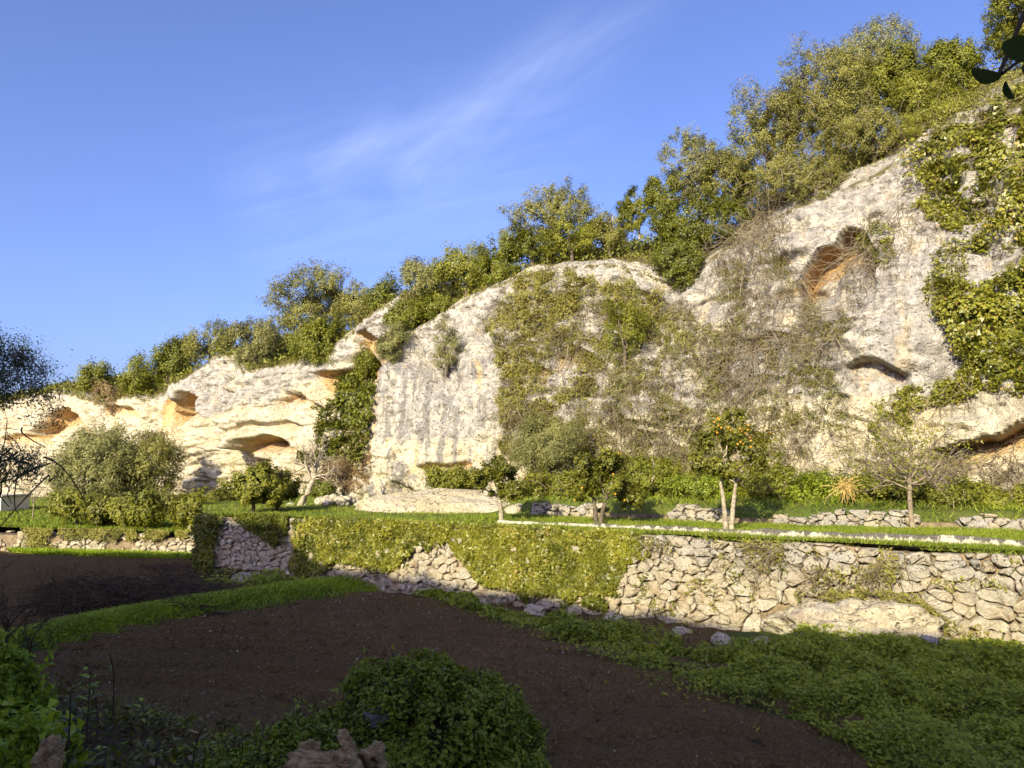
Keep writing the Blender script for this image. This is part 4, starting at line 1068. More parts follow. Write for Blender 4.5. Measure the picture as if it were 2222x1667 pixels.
# yellow straw bundle
yb = on_z(1835, 1108, TZ+.4); yb[1] -= 0
rngs = np.random.default_rng(3); tp, tr = [], []
for k_ in range(110):
    a = rngs.normal(size=3)*[.10, .10, .04]; e = a + [rngs.normal()*.22, rngs.normal()*.15, rngs.uniform(-.55, .25)]; tp.append(bez(a, (a+e)/2 + rngs.normal(size=3)*.06, e, 5)); tr.append(np.full(5, .009))
V, F = tubes(tp, tr, 3); o = mobj("straw_bundle", V, F, STRAW); o.location = tuple(at(1832, 1052, 23.4)); tag(o, "bright yellow tuft of dead straw hanging in the brambles", "plant")

# ------------------------------------------------------------------ climbers on the cliff
tri_area = None
fr, fc = np.meshgrid(np.arange(NR-1), np.arange(NC-1), indexing='ij')
CC_ = .25*(CL[:-1, :-1] + CL[1:, :-1] + CL[:-1, 1:] + CL[1:, 1:])
AR = np.linalg.norm(np.cross(CL[1:, :-1] - CL[:-1, :-1], CL[:-1, 1:] - CL[:-1, :-1]), axis=-1)
CNQ = CLN[:-1, :-1]; CX_, CY_ = CQX[:-1, :-1], CQY[:-1, :-1]
def face_pick(poly, rng, n, dens=None, rag=18):
    wx = fbm(np.stack([CX_/45, CY_/45, 0*CX_], -1), 3, 19)*rag; wy = fbm(np.stack([CX_/45, CY_/45, 0*CX_ + 7], -1), 3, 29)*rag
    m = in_poly(CX_ + wx, CY_ + wy, poly).astype(float)*AR
    m[(CL[:-1, :-1, 1] > 90)] = 0; m[NF + 7:] = 0
    if dens is not None: m = m*dens(CX_, CY_)
    w = m.ravel(); s_ = w.sum()
    if s_ <= 0: raise RuntimeError("empty climber region")
    k_ = rng.choice(w.size, n, p=w/s_)
    P = CC_.reshape(-1, 3)[k_] + rng.normal(size=(n, 3))*.06
    return P, CNQ.reshape(-1, 3)[k_]
def patchy(scale, lo, hi, seed):
    return lambda x, y: .04 + smooth(lo, hi, fbm(np.stack([x/scale, y/scale, 0*x], -1), 3, seed))
def climber(name, label, poly, mat, n, leaf, seed, thick=.35, dens=None, stems=0, cat="climber", rag=18, nrm_mix=.55):
    rng = np.random.default_rng(seed); P, N = face_pick(poly, rng, n, dens, rag)
    LS = 1.0 if thick > .5 else .6
    lump = np.clip(.5 + 1.3*fbm(P/LS, 3, seed), 0, 1.3)
    off = thick*lump*rng.uniform(.15, 1., n)
    # billowing mats: normals follow the lumps
    e = 1e-2*5
    gr = np.stack([(fbm((P + np.eye(3)[a]*e)/LS, 2, seed) - fbm((P - np.eye(3)[a]*e)/LS, 2, seed))/(2*e) for a in range(3)], -1)*1.3
    C = P + N*off[:, None]; NN = N*nrm_mix - gr*.6*thick + rng.normal(size=(n, 3))*.38 + [0, 0, .35]
    root = empty(name, tuple(P.mean(0)), label, cat); b = P.mean(0)
    sz = rng.uniform(.6, 1.35, n); t_ = np.clip(.42 + rng.normal(0, .24, n) + .3*(lump - .5), 0, .995)
    leaves("foliage", C - b, NN, leaf[0]*sz, leaf[1]*sz, t_, mat, rng, root, .15)
    if stems:
        paths, rads = [], []
        S0, SN = face_pick(poly, rng, stems, dens, rag)
        for p, nn in zip(S0, SN):
            L_ = rng.uniform(.6, 2.2); k_ = 6; path = [p + nn*rng.uniform(.05, .3)]
            d = unit(np.array([[rng.normal()*.5, rng.normal()*.3, -1.]]))[0]
            for _ in range(k_): d = unit((d + rng.normal(size=3)*.28 + [0, 0, -.10])[None])[0]; path.append(path[-1] + d*L_/k_)
            paths.append(np.array(path) - b); rads.append(np.linspace(.014, .006, k_+1)*rng.uniform(.6, 1.5))
        V, F = tubes(paths, rads, 3); mobj("stems", V, F, VINEW, root)["kind"] = "stuff"
    return root
climber("ivy", "dark green ivy column filling the gully left of the grey buttress", [(742, 815), (818, 800), (822, 850), (800, 905), (790, 985), (770, 1005), (690, 1000), (682, 960), (712, 880)], MASTICD, 15000, (.17, .13), 301, .9)
climber("ivy", "russet dying ivy hanging in the lower gully beside the buttress", [(752, 915), (800, 905), (792, 1060), (745, 1075), (735, 1000)], DRYL, 6000, (.13, .07), 302, .4, stems=120)
climber("ivy", "huge curtain of glossy ivy high on the right end of the cliff", [(1965, 360), (2010, 320), (2060, 290), (2110, 270), (2240, 190), (2330, 180), (2330, 560), (2180, 560), (2110, 545), (2080, 500), (2010, 480), (1985, 430)], IVY, 34000, (.12, .10), 303, .9, patchy(42, -.30, -.02, 5), 200)
climber("vine", "sparse olive-brown leaves scattered through the dense bare vines", [(1560, 600), (1680, 500), (1740, 640), (1850, 680), (1800, 780), (1860, 960), (1860, 1030), (1540, 1010), (1540, 760)], OLIVE, 22000, (.08, .036), 312, .5, patchy(40, -.2, .3, 19), 120, "vine")
climber("brush", "grey-brown dead brush along the slanting rock edge above the ivy curtain", [(2000, 320), (2040, 270), (2120, 215), (2330, 120), (2330, 230), (2120, 290), (2040, 340)], OLIVE, 12000, (.09, .04), 311, .5, None, 260)
climber("ivy", "thick bulging ivy mass halfway up the right end of the cliff", [(2042, 610), (2110, 625), (2180, 600), (2230, 580), (2330, 580), (2330, 880), (2230, 835), (2150, 845), (2100, 780), (2060, 745), (2040, 700)], IVY, 30000, (.115, .095), 304, 1.0)
climber("ivy", "trailing ivy strand above the low ochre hollow", [(1915, 865), (1975, 850), (2050, 830), (2110, 790), (2140, 850), (2100, 870), (2040, 890), (1980, 905), (1960, 960), (1910, 985), (1890, 940)], IVY, 6500, (.09, .07), 305, .35, patchy(30, -.25, .2, 15), 60)
climber("ivy", "thin ivy runners climbing the grey rock left of the ivy mass", [(2020, 540), (2095, 520), (2090, 610), (2050, 640), (2020, 700), (2005, 640)], IVY, 1800, (.09, .07), 306, .15, stems=25)
climber("ivy", "leafy sprays beside the high ochre cave", [(1870, 500), (1925, 480), (1935, 560), (1900, 590), (1875, 560)], MASTIC, 2600, (.09, .06), 307, .4, stems=40)
climber("vine", "yellow-green creeper mat spreading down from the slab's right edge", [(1120, 600), (1200, 590), (1320, 620), (1420, 620), (1440, 700), (1330, 760), (1280, 860), (1180, 900), (1110, 880), (1075, 800), (1058, 720)], VINEL, 60000, (.09, .055), 308, .8, patchy(55, -.55, -.05, 6), 260, "vine")
climber("vine", "dull green creeper thinning out above the feathery shrub", [(1085, 860), (1180, 880), (1300, 850), (1320, 1000), (1110, 1000), (1085, 960)], VINEL, 26000, (.09, .05), 309, .45, patchy(50, -.35, .15, 8), 300, "vine")
climber("vine", "olive-green creeper scattered over the middle of the bare vines", [(1380, 640), (1560, 720), (1600, 860), (1560, 1000), (1340, 1000), (1300, 860)], OLIVE, 30000, (.09, .046), 310, .5, patchy(45, -.35, .15, 9), 300, "vine")
def bare_vines(label, poly, n, seed, L=(1.2, 3.6), out=.45, mat=VINEW, r=.009, dens=None):
    rng = np.random.default_rng(seed); S0, SN = face_pick(poly, rng, n, dens, 25); b = S0.mean(0); paths, rads = [], []
    root = empty("bare_vine", tuple(b), label, "vine")
    for p, nn in zip(S0, SN):
        L_ = rng.uniform(*L); k_ = 8; path = [p + nn*rng.uniform(.03, out)]
        nn = nn*[1, 1, 0]
        d = unit(np.array([[rng.normal()*.7, rng.normal()*.4, -.75 + rng.normal()*.55]]))[0]; cur = rng.normal(size=3)*.14
        for _ in range(k_):
            d = unit((d + rng.normal(size=3)*.34 + cur*1.3 + [0, 0, -.08])[None])[0]; path.append(path[-1] + d*L_/k_)
        paths.append(np.array(path) - b); rads.append(np.linspace(1.2, .5, k_+1)*r*rng.uniform(.5, 1.7))
    V, F = tubes(paths, rads, 3); mobj("stems", V, F, mat, root)["kind"] = "stuff"
    # a few thick main stems hanging down through the net
    for k_ in range(max(3, n//90)):
        p, nn = S0[k_], SN[k_]*[1, 1, 0]; L_ = rng.uniform(2., 4.5); m_ = 16; path = [p + nn*.25]; d = unit(np.array([[rng.normal()*.35, rng.normal()*.2, -1.]]))[0]
        for _ in range(m_): d = unit((d + rng.normal(size=3)*.16 + [0, 0, -.08])[None])[0]; path.append(path[-1] + d*L_/m_)
        V, F = tubes([np.array(path) - b], [np.linspace(.035, .014, m_+1)*rng.uniform(.6, 1.2)], 5); mobj("main_stem", V, F, mat, root)
    return root
bare_vines("dense grey-brown net of leafless vines below the high ochre cave", [(1560, 560), (1690, 480), (1735, 540), (1740, 650), (1850, 670), (1800, 760), (1720, 860), (1600, 900), (1560, 780)], 950, 321)
bare_vines("leafless vines sprawling over the lower cliff behind the fruit-laden orange tree", [(1400, 740), (1560, 740), (1720, 860), (1840, 960), (1860, 1040), (1560, 1020), (1360, 1000), (1340, 860)], 950, 322)
bare_vines("leafless vines tangled through the yellow-green creeper", [(1090, 640), (1400, 640), (1440, 760), (1340, 980), (1100, 980)], 650, 323)
bare_vines("long dead vines dangling right of the high ochre cave", [(1860, 520), (1960, 420), (2010, 460), (1950, 560), (1860, 660), (1800, 720)], 420, 324)
bare_vines("dead stems matted on the low ledge under the right ochre hollow", [(1880, 960), (2240, 1000), (2260, 1060), (1880, 1060)], 700, 325, (.8, 2.2), .3)
bare_vines("bare brown stems hanging under the giant olive", [(1600, 400), (1700, 380), (1720, 500), (1640, 580), (1590, 520)], 480, 326, (.8, 2.4), .6)
bare_vines("bundle of dead creeper stems fanning from a crack at the notch", [(1440, 660), (1490, 660), (1495, 720), (1440, 720)], 220, 327, (.5, 1.1), .3, DRYL if False else VINEW)
# ------------------------------------------------------------------ ivy on the walls
def wall_climber(name, label, line, poly, mat, n, leaf, seed, thick=.18, hole=None, stems=0, zmax=2.25, clumpy=0.):
    rng = np.random.default_rng(seed); d = rng.uniform(0, line.len, n*12); z = rng.uniform(-.1, zmax, n*12)
    seg = np.clip(np.searchsorted(line.cum, d) - 1, 0, len(line.seg)-1)
    e = (line.p[seg+1] - line.p[seg])/line.seg[seg][:, None]; xy = line.p[seg] + e*(d - line.cum[seg])[:, None]
    nr = np.stack([-e[:, 1], e[:, 0]], -1); nr *= np.where((nr*-xy).sum(1) < 0, -1, 1)[:, None]
    lump = np.clip(.5 + fbm(np.stack([d/.5, z/.5, 0*d], -1), 3, seed), 0, 1.2)
    P = np.concatenate([xy - nr*(line.b*z)[:, None], z[:, None]], 1); N = np.concatenate([nr, 0*z[:, None]], 1)
    P = P + N*(.19 + thick*lump*rng.uniform(.2, 1., len(d)))[:, None]
    qx, qy = project(P); w = fbm(np.stack([qx/30, qy/30, 0*qx], -1), 3, seed+1)*18 + rng.normal(0, 5, len(qx))
    m = in_poly(qx + w, qy + w*.7, poly)
    for h in (hole or []): m &= ~in_poly(qx + w, qy + w, h)
    m &= rng.random(len(qx)) < .12 + 1.2*smooth(-.45, .15, fbm(np.stack([qx/38, qy/22, 0*qx], -1), 3, seed+4))
    if clumpy: m &= lump > clumpy
    k_ = np.nonzero(m)[0][:n]; P, N, lump = P[k_], N[k_], lump[k_]; n = len(k_)
    b = P.mean(0); root = empty(name, tuple(b), label, "climber")
    sz = rng.uniform(.45, 1.45, n); NN = N*.6 + rng.normal(size=(n, 3))*.42 + [0, 0, .35]
    t_ = np.clip(.42 + rng.normal(0, .24, n) + .3*(lump-.5) + .45*fbm(P/.7, 3, seed+8), 0, .995)
    leaves("foliage", P - b, NN, leaf[0]*sz, leaf[1]*sz, t_, mat, rng, root, .12)
    if stems:
        paths, rads = [], []
        for j in rng.integers(0, n, stems):
            p = P[j]; path = [p]; dd = np.array([rng.normal()*.8, rng.normal()*.3, -.5])
            for _ in range(7): dd = unit((dd + rng.normal(size=3)*.3)[None])[0]; path.append(path[-1] + dd*.1)
            paths.append(np.array(path) - b); rads.append(np.linspace(.009, .005, 8))
        V, F = tubes(paths, rads, 3); mobj("stems", V, F, VINEW, root)["kind"] = "stuff"
    return root
wall_climber("ivy", "ivy sheet covering the wall between the rounded end and the bare stone triangle", MW, [(632, 1120), (980, 1130), (950, 1165), (900, 1195), (862, 1235), (800, 1240), (720, 1215), (690, 1240), (640, 1250)], IVY, 24000, (.095, .08), 401, .22)
wall_climber("ivy", "broad ivy sheet hanging over the middle of the long wall", MW, [(960, 1128), (1385, 1150), (1400, 1200), (1352, 1235), (1320, 1285), (1230, 1292), (1120, 1285), (1040, 1268), (1000, 1215), (975, 1175)], IVY, 40000, (.085, .072), 402, .22)
wall_climber("ivy", "dark ivy patch low on the long wall under the broad ivy sheet", MW, [(1100, 1270), (1200, 1265), (1320, 1300), (1345, 1360), (1280, 1372), (1150, 1320)], MASTICD, 8000, (.08, .065), 403, .2, clumpy=.42)
wall_climber("ivy", "ivy tuft draped over the top of the rounded wall end", RW, [(520, 1100), (640, 1100), (640, 1150), (590, 1185), (560, 1160), (520, 1140)], MASTICD, 5000, (.10, .08), 404, .22)
wall_climber("ivy", "ivy strip down the outer edge of the rounded wall end", RW, [(425, 1120), (480, 1115), (468, 1180), (455, 1240), (425, 1245)], MASTICD, 4000, (.10, .08), 405, .22)
wall_climber("creeper", "yellow-green creeper spilling over the huge boulder in the wall", MW, [(1715, 1290), (1850, 1275), (1990, 1290), (2050, 1340), (2070, 1390), (1960, 1400), (1880, 1370), (1760, 1330)], VINEL, 12000, (.06, .04), 406, .62, clumpy=.30, stems=110)
wall_climber("creeper", "brown and green creeper straggling over the wall top near the kerb", MW, [(1400, 1165), (1640, 1170), (1960, 1195), (1950, 1250), (1760, 1290), (1700, 1250), (1560, 1215), (1420, 1210)], VINEL, 5000, (.06, .035), 407, .2, clumpy=.55, stems=220)
wall_climber("creeper", "small leafy tufts rooted in the joints below the broad wall stones", MW, [(1400, 1200), (2222, 1210), (2222, 1380), (1650, 1390), (1350, 1330)], IVY, 2600, (.055, .04), 408, .1, clumpy=.78)
wall_climber("creeper", "green creeper over the low white wall beyond the field", LW, [(60, 1140), (440, 1140), (440, 1160), (300, 1170), (150, 1165), (60, 1200)], VINEL, 6000, (.10, .06), 409, .15, zmax=1.1, clumpy=.25)

# ------------------------------------------------------------------ grass and weeds
rng = np.random.default_rng(77)
def stuff(name, label, V, F, mat, tint, per=4):
    o = mobj(name, V, F, mat, None, False, {"tint": np.repeat(tint, len(V)//len(tint))}); return tag(o, label, None, None, "stuff")
def terrace_pts(n, p0, p1, y0f=0., y1f=1., back=None):
    px = rng.uniform(p0, p1, n); f = np.interp(px, tpx, tf); b = back(px) if back else np.interp(px, tpx, tb)
    y = f + (b - f)*rng.uniform(y0f, y1f, n)**1.0
    return np.stack([(px - IW/2)/HFOC*y, y, terrace_height(px, y)], -1), px
P, px = terrace_pts(70000, 446, 2300, -.02, 1., lambda p: np.where(p > 1150, BACKW(p) - .1, np.interp(p, tpx, tb)))
pn = fbm(P/1.1, 3, 5); H = .07 + .07*np.clip(pn + .4, 0, 1.2)
V, F = blades(P, H*rng.uniform(.6, 1.4, len(P)), .022, rng, .5); stuff("grass", "short sunlit grass on the terrace", V, F, GRASSM, np.clip(.5 + pn*.3 + rng.normal(0, .2, len(P)), 0, 1))
P, px = terrace_pts(16000, 1120, 2300, 0, 1, None); k_ = P[:, 1] > BACKW(px); P = P[k_]
V, F = blades(P, .22*rng.uniform(.5, 1.5, len(P)), .03, rng, .6); stuff("weeds", "rough weeds behind the low tumbled wall", V, F, GRASSM, rng.random(len(P)))
# left terrace grass
n = 30000; lp = rng.uniform(-100, 520, n); f = np.interp(lp, lpx, lf); b = np.interp(lp, lpx, lb); y = f + (b-f)*rng.uniform(0, 1, n)**1.6
P = np.stack([(lp - IW/2)/HFOC*y, y, LTZ + .2*smooth(.3, 1, (y-f)/(b-f))], -1)
V, F = blades(P, .16*rng.uniform(.5, 1.4, n), .05, rng, .5); stuff("grass", "bright grass under the far orchard", V, F, GRASSM, np.clip(.45 + rng.normal(0, .2, n), 0, .9))
# overhanging fringe on the wall tops
n = 9000; dd_ = rng.uniform(0, MW.len + RW.len, n); P = []
for d in dd_:
    ln, q_ = (MW, d) if d < MW.len else (RW, d - MW.len); P.append(ln.pt(q_, 2.12, rng.uniform(-.7, .12)))
P = np.array(P); pm = fbm(P/1.5, 2, 8) > -.15; P = P[pm]; n = len(P)
V, F = blades(P, .16*rng.uniform(.5, 1.5, n), .022, rng, .8); stuff("grass", "tufts of grass overhanging the long wall top", V, F, GRASSM, rng.uniform(.2, 1., n))
# strip of grass at the foot of the low white wall
n = 14000; lp = rng.uniform(40, 445, n); y = np.interp(lp, [0, 100, 440], [37.9, 36.3, 34.3]) - rng.uniform(.05, 1.3, n)**1.0
P = np.stack([(lp - IW/2)/HFOC*y, y, 0*y], -1); V, F = blades(P, .20*rng.uniform(.4, 1.5, n), .05, rng, .5); stuff("grass", "grass strip at the foot of the low white wall", V, F, BRIGHT, np.clip(.6 + rng.normal(0, .2, n), 0, 1))
# verge between the two ploughed plots
VPX = np.array([40, 120, 250, 420, 560, 680, 800, 900, 1000]); VPY = np.array([1405, 1382, 1352, 1322, 1302, 1282, 1270, 1272, 1292])
vp = on_z(np.linspace(-60, 1010, 60), np.interp(np.linspace(-60, 1010, 60), VPX, VPY), 0.)
vw = np.interp(np.linspace(-60, 1010, 60), [-60, 300, 700, 860, 1010], [.7, .65, 1.1, .8, .3])
vt = unit(np.gradient(vp, axis=0)); vn_ = np.stack([-vt[:, 1], vt[:, 0], 0*vt[:, 0]], -1)
cross = np.linspace(-1, 1, 11)
VM = vp[:, None] + vn_[:, None]*(cross[None, :, None]*vw[:, None, None]*1.3); VM[..., 2] = .02 + .26*(1 - cross[None]**2) - .10 + fbm(VM/.5, 3, 4)*.05
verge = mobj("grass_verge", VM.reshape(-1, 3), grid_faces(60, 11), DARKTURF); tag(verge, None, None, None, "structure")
def verge_pts(n):
    i = rng.uniform(0, 58.99, n); a = i.astype(int); t_ = (i - a)[:, None]; c = np.clip(rng.normal(0, .5, n), -1.1, 1.1)
    p = vp[a]*(1-t_) + vp[a+1]*t_ + vn_[a]*(c*vw[a]*1.2)[:, None]; p[:, 2] = -.05 + .24*(1 - np.minimum(1, c*c)); return p
P = verge_pts(42000); V, F = blades(P, .17*rng.uniform(.4, 1.6, len(P)), .017, rng, .55); stuff("grass", "bright green grass of the verge between the ploughed plots", V, F, BRIGHT, np.clip(.5 + .4*fbm(P/.8, 2, 3) + rng.normal(0, .2, len(P)), 0, 1))
P = verge_pts(12000); P[:, 2] += rng.uniform(.03, .2, len(P)); V, F = leaf_mesh(P, rng.normal(size=P.shape)*.5 + [0, -.3, 1], .06, .04, rng); stuff("weeds", "small broad-leaved weeds in the verge", V, F, BRIGHT, rng.uniform(.1, .9, len(P)))
# weeds along the foot of the long wall
WB = [(700, 1262, .5), (850, 1272, .5), (960, 1295, .5), (1100, 1338, .6), (1230, 1372, .7), (1300, 1392, 1.0), (1450, 1425, 1.2), (1600, 1470, 1.4), (1720, 1500, 1.8)]
wx_ = np.linspace(690, 1740, 80); wc = on_z(wx_, np.interp(wx_, [w[0] for w in WB], [w[1] for w in WB]), 0.); ww = np.interp(wx_, [w[0] for w in WB], [w[2] for w in WB])
def foot_pts(n):
    a = rng.integers(0, 80, n); p = wc[a] + np.stack([rng.normal(0, .5, n), rng.normal(0, .5, n), 0*a], -1)*ww[a][:, None]*.9
    lump = np.clip(.45 + fbm(p/.7, 3, 6), 0, 1.2); return p, lump*np.minimum(1, ww[a])
# right-hand meadow rising to the wall
def meadow_mask(qx, qy): return in_poly(qx + fbm(np.stack([qx/60, qy/60, 0*qx], -1), 2, 2)*30, qy, [(1560, 1455), (1650, 1420), (1760, 1385), (2010, 1370), (2250, 1370), (2600, 1340), (2900, 2200), (1500, 2200), (1690, 1700), (1740, 1600), (1690, 1540)])
mxs = np.linspace(2, 18, 110); mys = np.linspace(5.5, 18.5, 90); MX, MY = np.meshgrid(mxs, mys)
def meadow_z(X, Y):
    dw = np.abs((X - WALL[1][0])*(WALL[2]-WALL[1])[1] - (Y - WALL[1][1])*(WALL[2]-WALL[1])[0])/np.linalg.norm(WALL[2]-WALL[1])
    lft = smooth(3.4, 6.5, X + (Y - 9)*.02)
    return -.15 + lft*(.27 + .16*(1 - smooth(.2, 3.2, dw))*smooth(5.5, 9, X)) + fbm(np.stack([X/1.3, Y/1.3, 0*X], -1), 3, 12)*.12*lft
MZ = meadow_z(MX, MY)
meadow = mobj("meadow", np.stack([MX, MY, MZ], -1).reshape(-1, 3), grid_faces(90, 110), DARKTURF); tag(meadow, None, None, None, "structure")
n = 300000; X = rng.uniform(2.5, 15.5, n); Y = 5.5 + 12.5*rng.uniform(0, 1, n)**1.2; z = meadow_z(X, Y); qx, qy = project(np.stack([X, Y, z], -1))
m = meadow_mask(qx, qy) & (qx < 2700) & (qy < 1900) & (z > -.05); X, Y, z = X[m], Y[m], z[m]; n = len(X)
lump = np.clip(.5 + fbm(np.stack([X/.7, Y/.7, 0*X], -1), 3, 33)*1.5, 0, 1.5); hgt = (.05 + .36*lump)*(.35 + .65*smooth(.3, 2.2, np.abs((X - WALL[1][0])*(WALL[2]-WALL[1])[1] - (Y - WALL[1][1])*(WALL[2]-WALL[1])[0])/np.linalg.norm(WALL[2]-WALL[1])))
zz = z + hgt*rng.uniform(.15, 1., n)**.7; P = np.stack([X, Y, zz], -1); s_ = np.interp(Y, [6, 17], [.045, .075])*rng.uniform(.6, 1.4, n)
half = rng.random(n) < .9
V, F = leaf_mesh(P[half], rng.normal(size=(half.sum(), 3))*.55 + [0, -.25, 1.], s_[half], s_[half]*.7, rng); stuff("meadow_weeds", "lush green weeds carpeting the shaded corner below the wall", V, F, LUSH, np.clip(.55 + .45*(lump[half]-.5) + rng.normal(0, .2, half.sum()), 0, 1))
hb_ = ~half; B = np.stack([X, Y, z], -1)[hb_]; V, F = blades(B, (hgt[hb_]*.7 + .08)*rng.uniform(.5, 1.3, hb_.sum()), .009, rng, .55); stuff("meadow_grass", "long grass among the weeds below the wall", V, F, LUSH, rng.uniform(.2, 1., hb_.sum()))
P, lump = foot_pts(75000); kk = (lump > .38) | (rng.random(len(P)) < .12); P, lump = P[kk], lump[kk]; P[:, 2] = rng.uniform(0, 1, len(P))**.8*(.04 + .60*np.maximum(0, lump - .2)); s_ = np.interp(P[:, 1], [10, 26], [.06, .10])*rng.uniform(.6, 1.3, len(P))
V, F = leaf_mesh(P, rng.normal(size=P.shape)*.55 + [0, -.35, 1.], s_, s_*.65, rng); stuff("weeds", "dark green weeds along the foot of the long wall", V, F, LUSH, np.clip(.5 + rng.normal(0, .25, len(P)), 0, 1))
# weeds at the foot of the rounded end
n = 9000; pxx = rng.uniform(430, 720, n); pyy = rng.uniform(1238, 1275, n); m = rng.random(n) < .25 + .9*smooth(520, 600, pxx); P = on_z(pxx[m], pyy[m], 0.); lump = np.clip(.4 + fbm(P/.8, 3, 3), 0, 1); P[:, 2] = rng.uniform(0, 1, len(P))*.55*lump
V, F = leaf_mesh(P, rng.normal(size=P.shape)*.55 + [0, -.4, .8], .10, .07, rng); stuff("weeds", "weeds at the foot of the rounded wall end", V, F, LUSH, rng.uniform(.2, .9, len(P)))
# stones scattered on the soil
n = 4500; X = rng.uniform(-14, 9, n); Y = 7.5 + 19*rng.uniform(0, 1, n)**1.4; V0, F0 = np.array([[1, 0, 0], [-1, 0, 0], [0, 1, 0], [0, -1, 0], [0, 0, 1], [0, 0, -1.]]), np.array([[0, 2, 4], [2, 1, 4], [1, 3, 4], [3, 0, 4], [2, 0, 5], [1, 2, 5], [3, 1, 5], [0, 3, 5]]); r = rng.uniform(.005, .014, n)*np.where(rng.random(n) < .08, 1.9, 1)*(.5 + Y/22)
V = (V0[None]*rng.uniform(.6, 1.3, (n, 1, 3))*r[:, None, None] + np.stack([X, Y, .05 + 0*X], -1)[:, None]).reshape(-1, 3); F = (F0[None] + (np.arange(n)*len(V0))[:, None, None]).reshape(-1, 3)
o = mobj("pebbles", V, F, plain_mat("pebble", (.42, .37, .30), (.22, .18, .14), 3.)); tag(o, "pale pebbles scattered on the dark soil", None, None, "stuff")
n = 11000; X = rng.uniform(-18, 9, n); Y = 7.5 + 26*rng.uniform(0, 1, n)**1.3; r = rng.uniform(.012, .034, n)*(.6 + Y/24)
V = (V0[None]*rng.uniform(.6, 1.3, (n, 1, 3))*r[:, None, None] + np.stack([X, Y, .02 + 0*X], -1)[:, None]).reshape(-1, 3); F = (F0[None] + (np.arange(n)*len(V0))[:, None, None]).reshape(-1, 3)
o = mobj("soil_clods", V, F, SOIL, None, False); tag(o, "crumbly clods of dark soil", None, None, "stuff")
# low growth on the slope above the brow
k1 = np.zeros((NR-1, NC-1)); k1[NF-5:NF+24] = 1; k1 *= AR*(CL[:-1, :-1, 1] < 85); w = (k1*np.clip(SOILA[:-1, :-1], 0, 1)).ravel()
j = rng.choice(w.size, 70000, p=w/w.sum()); P = CC_.reshape(-1, 3)[j] + rng.normal(size=(70000, 3))*.1; dst = P[:, 1]/30
V, F = blades(P, .24*rng.uniform(.4, 1.5, len(P))*np.maximum(.7, dst), .022*np.maximum(.8, dst), rng, .5); stuff("dry_grass", "tawny grass on the slope above the cliff brow", V, F, DRYGRASS, rng.random(len(P)))
j = rng.choice(w.size, 100000, p=w/w.sum()); P = CC_.reshape(-1, 3)[j] + rng.normal(size=(100000, 3))*.12; lump = np.clip(fbm(P/1.3, 3, 9) + .4, 0, 1); kk = lump > .15; P, lump = P[kk], lump[kk]; dst = P[:, 1]/30
P[:, 2] += lump*rng.uniform(0, 1.5, len(P)); V, F = leaf_mesh(P, rng.normal(size=P.shape)*.6 + [-.3, -.4, .6], .15*np.maximum(.8, dst), .07*np.maximum(.8, dst), rng); stuff("scrub", "low green scrub on the slope above the cliff brow", V, F, MASTIC, rng.random(len(P)))
# pampas tuft on the skyline
def tuft(name, label, base, n, h, spread, mat, seed, cat="grass tuft", plumes=0):
    rng_ = np.random.default_rng(seed); root = empty(name, tuple(base), label, cat); paths, rads = [], []
    for k_ in range(n):
        a = rng_.uniform(0, 2*np.pi); r = spread*rng_.uniform(.2, 1); L_ = h*rng_.uniform(.6, 1.05); e = np.array([math.cos(a)*r, math.sin(a)*r, L_*.62]); m_ = np.array([math.cos(a)*r*.35, math.sin(a)*r*.35, L_])
        paths.append(bez(rng_.normal(size=3)*.06*[1, 1, 0], m_, e, 7)); rads.append(np.linspace(.012, .004, 7))
    V, F = tubes(paths, rads, 3); mobj("blades", V, F, mat, root)["kind"] = "stuff"
    if plumes:
        paths, rads = [], []
        for k_ in range(plumes):
            x = rng_.normal(size=2)*spread*.25; t_ = np.array([x[0]*2, x[1]*2, h*rng_.uniform(1.2, 1.5)]); paths.append(bez([x[0]*.3, x[1]*.3, 0], [x[0], x[1], h*.7], t_, 9)); rads.append(np.r_[np.full(6, .008), .022, .025, .005])
        V, F = tubes(paths, rads, 4); mobj("plumes", V, F, STRAW, root)["kind"] = "stuff"
    return root
TUFTG = plain_mat("tuft_green", (.15, .16, .035), (.20, .17, .05), 2.)
pb = surf_depth(1330, 560); Yp = pb[1] + 1.6
tuft("pampas_grass", "tall grass clump with pale upright plumes on the skyline", at(1330, 545, Yp), 420, 1.5, .95, TUFTG, 5, "grass", 8)
tuft("grass_clump", "arching tawny grass clump at the slab's upper right", at(1260, 562, Yp - .6), 300, .8, .7, STRAW if False else TUFTG, 6, "grass")
tuft("grass_clump", "dry grass clump left of the hanging dark bush", at(1395, 575, Yp - .8), 300, .9, .8, TUFTG, 7, "grass")

